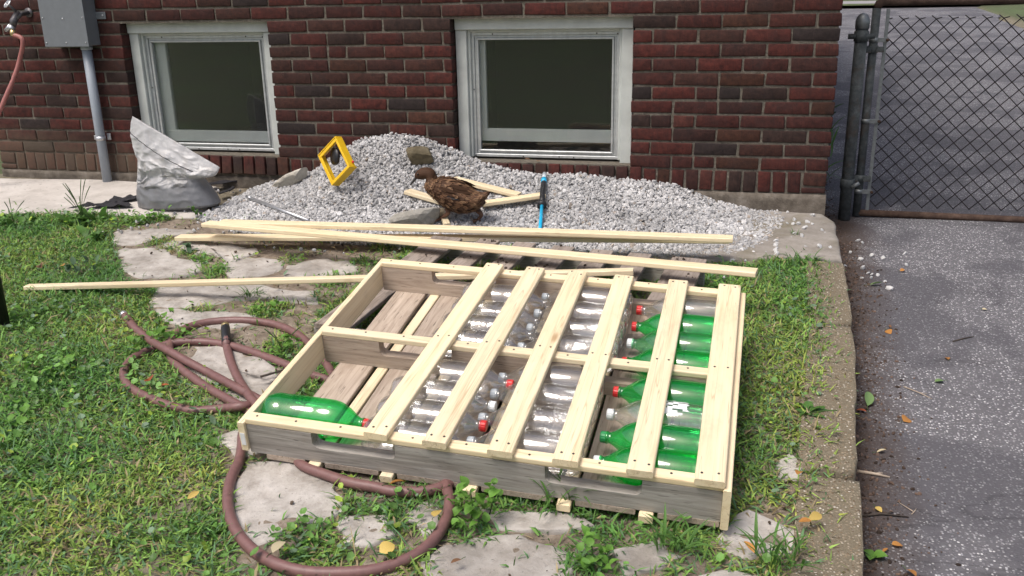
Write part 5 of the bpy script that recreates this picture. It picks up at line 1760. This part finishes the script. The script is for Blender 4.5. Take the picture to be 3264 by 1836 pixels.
# ------------------------------------------------------------------ duck
def duck():
    Y0 = -.55
    org = Vector((-1.30, Y0, GZ(-1.3, Y0) + .026))
    k = .2346
    def wpt(cx, cy):
        # side-view drawing of the bird, one unit = one step of 1/4260 m, laid out in its own upright plane
        return Vector((-1.607594 + 0.00036288 * cx + -0.00001462 * cy, .0, 0.473317 + 0.00001341 * cx + -0.00035373 * cy))
    rings = [(1372, 748, 1362, 772, .008), (1310, 760, 1300, 850, .028), (1230, 765, 1235, 960, .048), (1150, 735, 1160, 1010, .062), (1060, 680, 1070, 1030, .072), (950, 605, 965, 1028, .079), (840, 552, 850, 1000, .079),
             (740, 540, 745, 930, .074), (670, 556, 650, 850, .067), (645, 566, 575, 785, .059), (640, 560, 520, 725, .050), (640, 545, 500, 672, .042), (636, 520, 505, 615, .036), (630, 488, 512, 575, .034),
             (600, 448, 510, 568, .0345), (545, 418, 490, 572, .036), (478, 410, 452, 578, .036), (420, 428, 412, 575, .031), (378, 462, 382, 568, .024), (352, 506, 360, 560, .016)]
    n = 26
    V, F = [], []
    for (tx, ty, bx, by, hw) in rings:
        t, b = wpt(tx, ty), wpt(bx, by)
        c = (t + b) / 2; h = (t - b) / 2
        for i in range(n):
            a = 2 * PI * i / n
            ca, sa = math.cos(a), math.sin(a)
            sq = abs(sa) ** .9 * (1 if sa > 0 else -1)
            p = c + h * ca + Vector((0, hw * sq, 0))
            V.append(p)
    for i in range(len(rings) - 1):
        for j in range(n): F.append((i * n + j, i * n + (j + 1) % n, (i + 1) * n + (j + 1) % n, (i + 1) * n + j))
    F.append(tuple(range(n))[::-1]); F.append(tuple(range((len(rings) - 1) * n, len(rings) * n)))
    LIFT = Vector((0, 0, .006))
    V = [v + Vector((0, Y0, 0)) - org + LIFT for v in V]
    me = bpy.data.meshes.new('body'); me.from_pydata(V, [], F)
    bm = bmesh.new(); bm.from_mesh(me); bmesh.ops.recalc_face_normals(bm, faces=bm.faces); bm.to_mesh(me); bm.free()
    smooth(me)
    r = empty('duck', org); tag(r, 'brown duck walking left over the gravel with its head low', 'duck')
    m, nt, b = nodes_of('brown_feathers')
    v = tex_coord(nt, (1, 1, 1))
    f1 = noise_n(nt, v, 28, 5, .6); f2 = noise_n(nt, v, 9, 3, .5)
    vs_ = tex_coord(nt, (40, 90, 150)); f3 = noise_n(nt, vs_, 1.2, 4, .6, .6)
    col = ramp(nt, f1, [(.3, (.06, .03, .016)), (.5, (.135, .069, .035)), (.72, (.22, .125, .067))])
    col = mixc(nt, mathn(nt, 'MULTIPLY', f3, .6), col, (.07, .034, .018))
    sx = nt.nodes.new('ShaderNodeSeparateXYZ'); tc = nt.nodes.new('ShaderNodeTexCoord'); nt.links.new(tc.outputs['Object'], sx.inputs[0])
    hd = ramp(nt, mathn(nt, 'MULTIPLY_ADD', sx.outputs['X'], -1.0), [(.095, (0, 0, 0)), (.125, (1, 1, 1))])
    col = mixc(nt, mathn(nt, 'MULTIPLY', hd, .8), col, (.045, .021, .012))
    nt.links.new(col, b.inputs['Base Color']); b.inputs['Roughness'].default_value = .75; b.inputs['Specular IOR Level'].default_value = .25
    bump(nt, b, f3, .5, .004)
    body = link('body', me, m, r)
    sub = body.modifiers.new('smooth', 'SUBSURF'); sub.levels = 1; sub.render_levels = 1
    loc = lambda cx, cy, y=0.0: wpt(cx, cy) + Vector((0, Y0 + y, .006)) - org
    # overlapping contour feathers on the flanks and back
    FV, FF, FC = [], [], []
    def feather(p, d, nrm, L, w, c):
        d = (d - nrm * d.dot(nrm)).normalized(); s = nrm.cross(d)
        i0 = len(FV)
        for t, ww, lift in ((0, .3, .001), (.35, .95, .0032), (.7, .9, .0042), (1.0, .12, .0040)):
            q = p + d * (L * t) + nrm * lift
            FV.extend([q - s * (w * ww / 2) - nrm * .0012, q, q + s * (w * ww / 2) - nrm * .0012])
            for z_ in range(3): FC.append([x * (1.25 if z_ != 1 else .6) * (.8 + .5 * t) for x in c])
        for k_ in range(3):
            b_ = i0 + k_ * 3
            FF.append((b_, b_ + 1, b_ + 4, b_ + 3)); FF.append((b_ + 1, b_ + 2, b_ + 5, b_ + 4))
    me.calc_loop_triangles()
    for i in range(1, 12):
        for j in range(n):
            for rep in range(3):
                a_ = j + random.random(); i_ = i + random.random()
                ii = int(i_); ti = i_ - ii; jj = int(a_) % n; tj = a_ - int(a_)
                def P_(q, w_): return V[q * n + w_ % n]
                p = (P_(ii, jj) * (1 - tj) + P_(ii, jj + 1) * tj) * (1 - ti) + (P_(ii + 1, jj) * (1 - tj) + P_(ii + 1, jj + 1) * tj) * ti
                du = P_(ii, jj) - P_(ii + 1, jj); dv_ = P_(ii, jj + 1) - P_(ii, jj)
                nr = du.cross(dv_).normalized()
                cen = sum((P_(ii, q) for q in range(0, n, 4)), Vector()) / len(range(0, n, 4))
                if nr.dot(p - cen) < 0: nr = -nr
                c = random.choice([(.135, .070, .037), (.10, .052, .027), (.19, .11, .06), (.08, .042, .024)])
                feather(p, du, nr, random.uniform(.016, .027) * (1.2 if ii < 7 else .7), random.uniform(.010, .015) * (1.1 if ii < 7 else .7), c)
    fo = link('feathers', np_mesh('feathers', FV, FF, FC, True), tint_mat('contour_feathers', .7, 0, .25, .3, 200), r); fo['kind'] = 'stuff'
    # wings folded on each side, dark flight feathers crossing over the rump
    for s in (-1, 1):
        w = empty('wing', (0, 0, 0), parent=r)
        for q, (ax, ay, bx, by, L) in enumerate(((760, 640, 1010, 740, .1), (780, 690, 1060, 800, .1), (820, 740, 1040, 830, .1), (900, 660, 1200, 765, .1), (880, 620, 1170, 720, .1))):
            A = loc(ax, ay, s * (.080 if q < 3 else .068)); B = loc(bx, by, s * (.070 if q < 3 else .040))
            me_ = leaf_mesh('flight_feather', 1, .17, .02, -.2)
            o = link('flight_feather', me_, plain('flight_feather', (.050, .026, .015) if q != 2 else (.055, .05, .052), .85, 0, .3, 60, 0, .15), w)
            ex = (B - A).normalized(); ey = Vector((0, 0, 1)).cross(ex) if abs(ex.z) < .9 else Vector((0, 1, 0))
            nz = Vector((0, s, .55)).normalized(); ey = nz.cross(ex).normalized(); nz = ex.cross(ey)
            ln = (B - A).length
            mt = frame_mtx(ex * ln, ey * ln, nz * ln * .2, A); o.matrix_basis = mt
    # tail feathers
    for q in range(5):
        A = loc(1270, 800, 0); B = loc(1375, 735 + q * 6, (q - 2) * .012)
        o = link('tail_feather', leaf_mesh('tail_feather', 1, .3, .0, -.1), plain('tail_feather', (.13, .08, .05), .6, 0, .3, 60), r)
        ex = (B - A).normalized(); ey = Vector((0, 1, 0)); nz = ex.cross(ey).normalized(); ey = nz.cross(ex); ln = (B - A).length
        o.matrix_basis = frame_mtx(ex * ln, ey * ln, nz * ln * .2, A)
    # bill
    bl = [(372, 515, 380, 572, .0155), (345, 545, 362, 590, .0135), (318, 588, 338, 615, .0125), (296, 625, 312, 642, .012), (282, 646, 290, 655, .007)]
    BV, BF = [], []
    for (tx, ty, bx, by, hw) in bl:
        t, b_ = loc(tx, ty), loc(bx, by); c = (t + b_) / 2; h = (t - b_) / 2
        for i in range(12):
            a = 2 * PI * i / 12; BV.append(c + h * math.cos(a) + Vector((0, hw * math.sin(a), 0)))
    for i in range(len(bl) - 1):
        for j in range(12): BF.append((i * 12 + j, i * 12 + (j + 1) % 12, (i + 1) * 12 + (j + 1) % 12, (i + 1) * 12 + j))
    BF.append(tuple(range(12))[::-1]); BF.append(tuple(range(48, 60)))
    bme = bpy.data.meshes.new('bill'); bme.from_pydata(BV, [], BF); smooth(bme)
    link('bill', bme, plain('dark_bill', (.055, .052, .055), .45, 0, .2, 60), r)
    for s in (-1, 1):
        o = link('eye', lathe_mesh('eye', [(-.005, .0005), (-.0038, .0038), (0, .0052), (.0038, .0038), (.005, .0005)], 10, 'Z'), plain('dark_eye', (.01, .008, .006), .1), r)
        o.location = loc(424, 492, s * .0305)
    # legs and webbed feet
    lm = plain('brown_orange_leg', (.13, .062, .035), .6, 0, .25, 60)
    def leg(hip, knee, ank, toes, y):
        g = empty('leg', (0, 0, 0), parent=r)
        tube('shank', catmull([loc(*hip, y * .8), loc(*knee, y), loc(*ank, y)], 5), .007, lm, g, 8, radii=list(np.linspace(.015, .0058, 11)))
        a = loc(*ank, y)
        tip = [loc(tx, ty, y + dy) for tx, ty, dy in toes]
        V_ = [a + Vector((0, 0, .006)), tip[0], (tip[0] + tip[1]) / 2 * .96 + a * .04, tip[1], (tip[1] + tip[2]) / 2 * .96 + a * .04, tip[2], a + Vector((0, 0, -.004))]
        low = [p + Vector((0, 0, -.004)) for p in V_[:6]]
        me_ = bpy.data.meshes.new('foot'); me_.from_pydata(V_[:6] + low, [], [(0, 1, 2), (0, 2, 3), (0, 3, 4), (0, 4, 5), (6, 8, 7), (6, 9, 8), (6, 10, 9), (6, 11, 10), (1, 7, 8, 2), (2, 8, 9, 3), (3, 9, 10, 4), (4, 10, 11, 5), (0, 6, 7, 1), (5, 11, 6, 0)])
        link('foot', me_, lm, g)
        for p in tip: tube('toe', [a, (a + p) / 2 + Vector((0, 0, .004)), p], .0035, lm, g, 6, radii=[.0055, .004, .0022])
        tube('toe', [a, a + Vector((.014, 0, -.004))], .003, lm, g, 6)
    leg((815, 955), (828, 1020), (715, 1095), ((585, 1150, .022), (552, 1165, -.004), (600, 1172, -.030)), -.03)
    leg((1165, 985), (1238, 1070), (1195, 1140), ((1085, 1172, .02), (1070, 1190, -.006), (1120, 1206, -.030)), .02)
duck()

# ------------------------------------------------------------------ gate, gate post, black pole
GY = .44
def gate():
    zb = DZ(.6, GY)
    post = empty('gate_post', (.538, .375, DZ(.54, .375))); tag(post, 'dark weathered steel gate post with round cap at the house corner', 'post')
    h = .985 - DZ(.54, .375)
    tube('shaft', [(0, 0, -.1), (0, 0, h - .05)], .030, M['galv'], post, 18)
    link('cap', lathe_mesh('cap', [(h - .075, .033), (h - .045, .034), (h - .040, .034), (h - .022, .030), (h - .006, .019), (h, .004)], 18, 'Z'), M['galv_light'], post)
    tube('collar', [(0, 0, h - .135), (0, 0, h - .085)], .035, M['galv'], post, 18)
    tube('collar_bolt', [(-.062, -.01, h - .11), (.062, -.01, h - .11)], .013, M['galv'], post, 10)
    tube('hinge_collar', [(0, 0, .165), (0, 0, .215)], .035, M['galv'], post, 18)
    tube('hinge_pin', [(.02, -.03, .175), (.055, -.03, .20)], .010, M['galv_light'], post, 10)
    r = empty('chain_link_gate', (.605, GY, zb)); tag(r, 'rusty chain link gate hung across the driveway', 'gate')
    W_, H_ = 1.25, 1.036 - zb
    b0 = .02
    PIPE = .0205
    tube('frame_stile', [(0, 0, b0 - .015), (0, 0, H_ - .03)], PIPE, M['galv'], r, 14)
    tube('frame_stile', [(W_, 0, b0), (W_, 0, H_)], PIPE, M['rust'], r, 14)
    tube('top_rail', [(0, 0, H_ - .03), (.008, 0, H_ - .01), (.03, 0, H_), (W_, 0, H_)], PIPE, M['rust'], r, 14)
    tube('bottom_rail', [(0, 0, b0), (W_, 0, b0 - .012)], PIPE * .9, M['rust'], r, 14)
    plank('tension_bar', (.050, -.004, b0 + .015), (.054, -.004, H_ - .035), .017, .005, M['galv_light'], r, up=(0, 1, 0), bev=.001, seg=1)
    for z in (.135, .50, .90):
        tube('tension_band', [(0, 0, z - .011), (0, 0, z + .011)], PIPE + .0025, M['galv_light'], r, 16)
        box('band_arm', .012, .066, -.016, -.010, z - .011, z + .011, M['galv_light'], r, .001)
        tube('band_bolt', [(.062, -.028, z), (.062, .012, z)], .008, M['rust'], r, 8)
    for z in (.205, .855):
        tube('hinge', [(0, 0, z - .017), (0, 0, z + .017)], PIPE + .006, M['galv'], r, 16)
        box('hinge_arm', -.048, -.012, -.034, -.018, z - .016, z + .016, M['galv'], r, .002)
        box('hinge_lug', .012, .050, -.030, -.012, z - .014, z + .014, M['galv'], r, .002)
    # woven mesh: every wire is one zigzag hooked into its neighbours
    p = .0375
    z0, nz = .058, 26
    for i in range(31):
        cx = .072 + p * i
        pts = []
        for k in range(nz):
            s = 1 if (k + i) % 2 == 0 else -1
            x = cx + s * (p / 2 + .0016); z = z0 + k * p
            pts.append((x - s * .004, .003 * s, z - .0022 if k else z)); pts.append((x, .0028 * -s, z)); pts.append((x - s * .004, -.003 * s, z + .0022))
        s = 1 if (nz + i) % 2 == 0 else -1
        top = Vector(pts[-1])
        if i % 2 == (nz + 1) % 2 or True:
            pts.append((cx + s * .004, 0, top.z + p * .42)) if (nz + i) % 2 else pts.append((cx + s * .006, 0, top.z + .006))
        tube('wire', pts, .0027, M['wire'], r, 5)
gate()
pole = empty('garden_pole', (-2.594, -1.968, -0.024)); tag(pole, 'black metal pole standing in the lawn at the left picture edge', 'pole')
tube('shaft', [(0, 0, -.05), (0, 0, 1.5)], .028, M['blackpaint'], pole, 16)
tube('foot_collar', [(0, 0, -.02), (0, 0, .012)], .033, M['blackpaint'], pole, 16)
link('cap', lathe_mesh('cap', [(1.49, .030), (1.51, .030), (1.525, .018), (1.53, .003)], 16, 'Z'), M['blackpaint'], pole)

# ------------------------------------------------------------------ fallen leaves and twigs
LM = {'orange': leaf_mat('orange_leaf', (.34, .14, .035), (.55, .27, .07), .55, .2), 'yellow': leaf_mat('yellow_leaf', (.50, .34, .08), (.66, .50, .16), .55, .2), 'brown': leaf_mat('brown_leaf', (.14, .07, .035), (.26, .14, .075), .6, .15),
      'green': leaf_mat('fallen_green_leaf', (.12, .22, .07), (.22, .33, .13), .55, .2), 'pale': leaf_mat('pale_dry_leaf', (.46, .39, .24), (.60, .53, .36), .6, .2), 'red': leaf_mat('rust_red_leaf', (.30, .07, .025), (.45, .13, .05), .5, .2)}
LME = {k: [leaf_mesh('blade', 1, .55, .16, .35), leaf_mesh('blade', 1, .75, .24, .15), leaf_mesh('blade', 1, .42, .08, .5)] for k in LM}
def fallen(loc, col, L, label, i=[0]):
    r = empty('fallen_leaf', (loc[0], loc[1], loc[2] + .006), random.uniform(0, 6))
    o = link('blade', LME[col][i[0] % 3], LM[col], r); o.scale = (L, L, L); o.rotation_euler = (random.uniform(-.5, .5), random.uniform(-.1, .2), 0)
    tube('stalk', [(0, 0, 0), (-L * .2, L * .03, .002), (-L * .4, L * .02, .001)], .0009, G4, r, 4)
    i[0] += 1
    tag(r, label, 'leaf')
D_ = 'on the asphalt'
for loc, c, L, lb in [
    ((0.704, -0.423, -0.093), 'orange', .03, 'small orange leaf lying on the asphalt right of the pebbles'),
    ((0.566, -1.101, -0.131), 'orange', .035, 'orange brown leaf on the asphalt near the upper kerb joint'),
    ((0.582, -1.080, -0.129), 'brown', .025, 'small brown leaf touching an orange one near the upper kerb joint'),
    ((0.737, -1.335, -0.143), 'orange', .032, 'orange leaf alone in the middle of the driveway'),
    ((0.693, -1.504, -0.153), 'green', .035, 'small green leaf in the middle of the driveway'),
    ((0.431, -1.733, -0.165), 'green', .075, 'large torn green leaf against the foot of the kerb'),
    ((0.424, -1.772, -0.167), 'red', .035, 'rusty leaf beneath the large torn green leaf'),
    ((0.525, -1.813, -0.170), 'orange', .045, 'curled orange leaf right of the large torn green leaf'),
    ((0.425, -2.018, -0.181), 'pale', .032, 'pale yellow leaf on the driveway above the wood splinter'),
    ((0.390, -2.297, -0.196), 'yellow', .028, 'yellow leaf on the driveway beside the dark twig'),
    ((0.410, -2.453, -0.205), 'orange', .032, 'orange leaf on the driveway below the dark twig'),
    ((0.385, -2.489, -0.207), 'orange', .022, 'tiny orange leaf next to the seedling by the kerb'),
    ((0.429, -2.545, -0.210), 'orange', .038, 'orange leaf at the bottom edge of the driveway'),
    ((0.950, -0.829, -0.116), 'pale', .024, 'small pale leaf beside the crack in the driveway'),
    ((0.557, -0.627, -0.104), 'green', .06, 'flat green leaf on the dirt below the pebbles'),
    ((0.229, -2.564, -0.079), 'yellow', .042, 'long yellow leaf lying on the kerb'),
    ((0.205, -2.594, -0.080), 'orange', .032, 'orange leaf beside the long yellow one on the kerb'),
    ((0.077, -2.749, -0.082), 'orange', .04, 'orange leaf on grass in front of the right flagstone'),
    ((0.188, -2.394, -0.063), 'orange', .035, 'orange leaf on the small pale flagstone by the kerb'),
    ((-1.734, -2.306, -0.024), 'red', .045, 'rust red leaf standing in the grass inside the left hose loop'),
    ((-1.697, -2.329, -0.034), 'red', .04, 'rust red leaf lying flat inside the left hose loop'),
    ((-2.850, -1.452, 0.028), 'brown', .05, 'pale brown dead leaf in the lawn behind the pine strip'),
    ((-2.777, -1.410, 0.030), 'orange', .03, 'small orange leaf in the lawn right of the dead brown one'),
    ((-1.256, -2.849, -0.061), 'yellow', .038, 'yellow leaf in the lawn left of the front hose loop'),
    ((-0.960, -2.980, -0.082), 'pale', .05, 'round pale leaf inside the front hose loop'),
    ((-0.727, -2.926, -0.082), 'yellow', .045, 'yellow and brown leaf inside the hose loop at the bottom'),
    ((-0.543, -2.910, -0.083), 'brown', .03, 'brown leaf on the bottom flagstone'),
    ((-0.804, -2.672, -0.066), 'orange', .045, 'orange brown leaf at the shadowed front edge of the pallet'),
    ((-0.650, -2.775, -0.074), 'yellow', .035, 'yellow leaf beside the right side of the front hose loop'),
    ((-1.756, -1.442, 0.011), 'brown', .03, 'brown leaf on the flagstone behind the pine strip'),
    ((-1.058, 0.003, 0.284), 'brown', .035, 'brown dry leaf below the right window'),
    ((-1.016, 0.000, 0.276), 'brown', .03, 'second dry leaf below the right window, nearer the corner')]:
    fallen(loc, c, L, lb)
twm = plain('dark_twig', (.05, .038, .03), .8, 0, .3, 60)
twp = plain('pale_splinter', (.42, .34, .26), .8, 0, .2, 60)
def twig(a, b, r, m, label, bend=.01):
    a, b = Vector(a), Vector(b); mid = (a + b) / 2 + Vector((bend, -bend, .002))
    t = empty('twig', a)
    tube('shaft', [Vector((0, 0, r)), mid - a + Vector((0, 0, r)), b - a + Vector((0, 0, r))], r, m, t, 6, radii=[r, r * .9, r * .55])
    k = mid - a
    tube('side_shoot', [k + Vector((0, 0, r)), k + (b - a) * .15 + Vector((.012, .01, r))], r * .5, m, t, 5)
    tag(t, label, 'twig')
twig((0.783, -1.164, -0.134), (0.865, -1.104, -0.131), .0032, twm, 'short dark stick in the middle of the driveway', .0)
twig((0.561, -1.565, -0.156), (0.635, -1.638, -0.160), .002, twp, 'thin pale twig on the driveway', .004)
twig((0.362, -2.128, -0.187), (0.445, -2.142, -0.188), .005, twp, 'pale wood splinter pointing out from the kerb', .0)
twig((0.355, -2.340, -0.199), (0.467, -2.322, -0.198), .0035, twm, 'long dark twig lying in the dirt along the kerb', -.008)
twig((0.477, -2.305, -0.197), (0.450, -2.253, -0.194), .0015, twp, 'thin dry stem right of the dark twig', .02)
twig((-1.430, -2.177, -0.038), (-1.372, -2.130, -0.029), .004, twm, 'dark stick lying inside the hose coil beside the pallet', .004)
twig((-2.536, -0.573, 0.065), (-2.407, -0.612, 0.063), .002, twm, 'thin twig at the edge of the gravel near the metal pipe', .004)
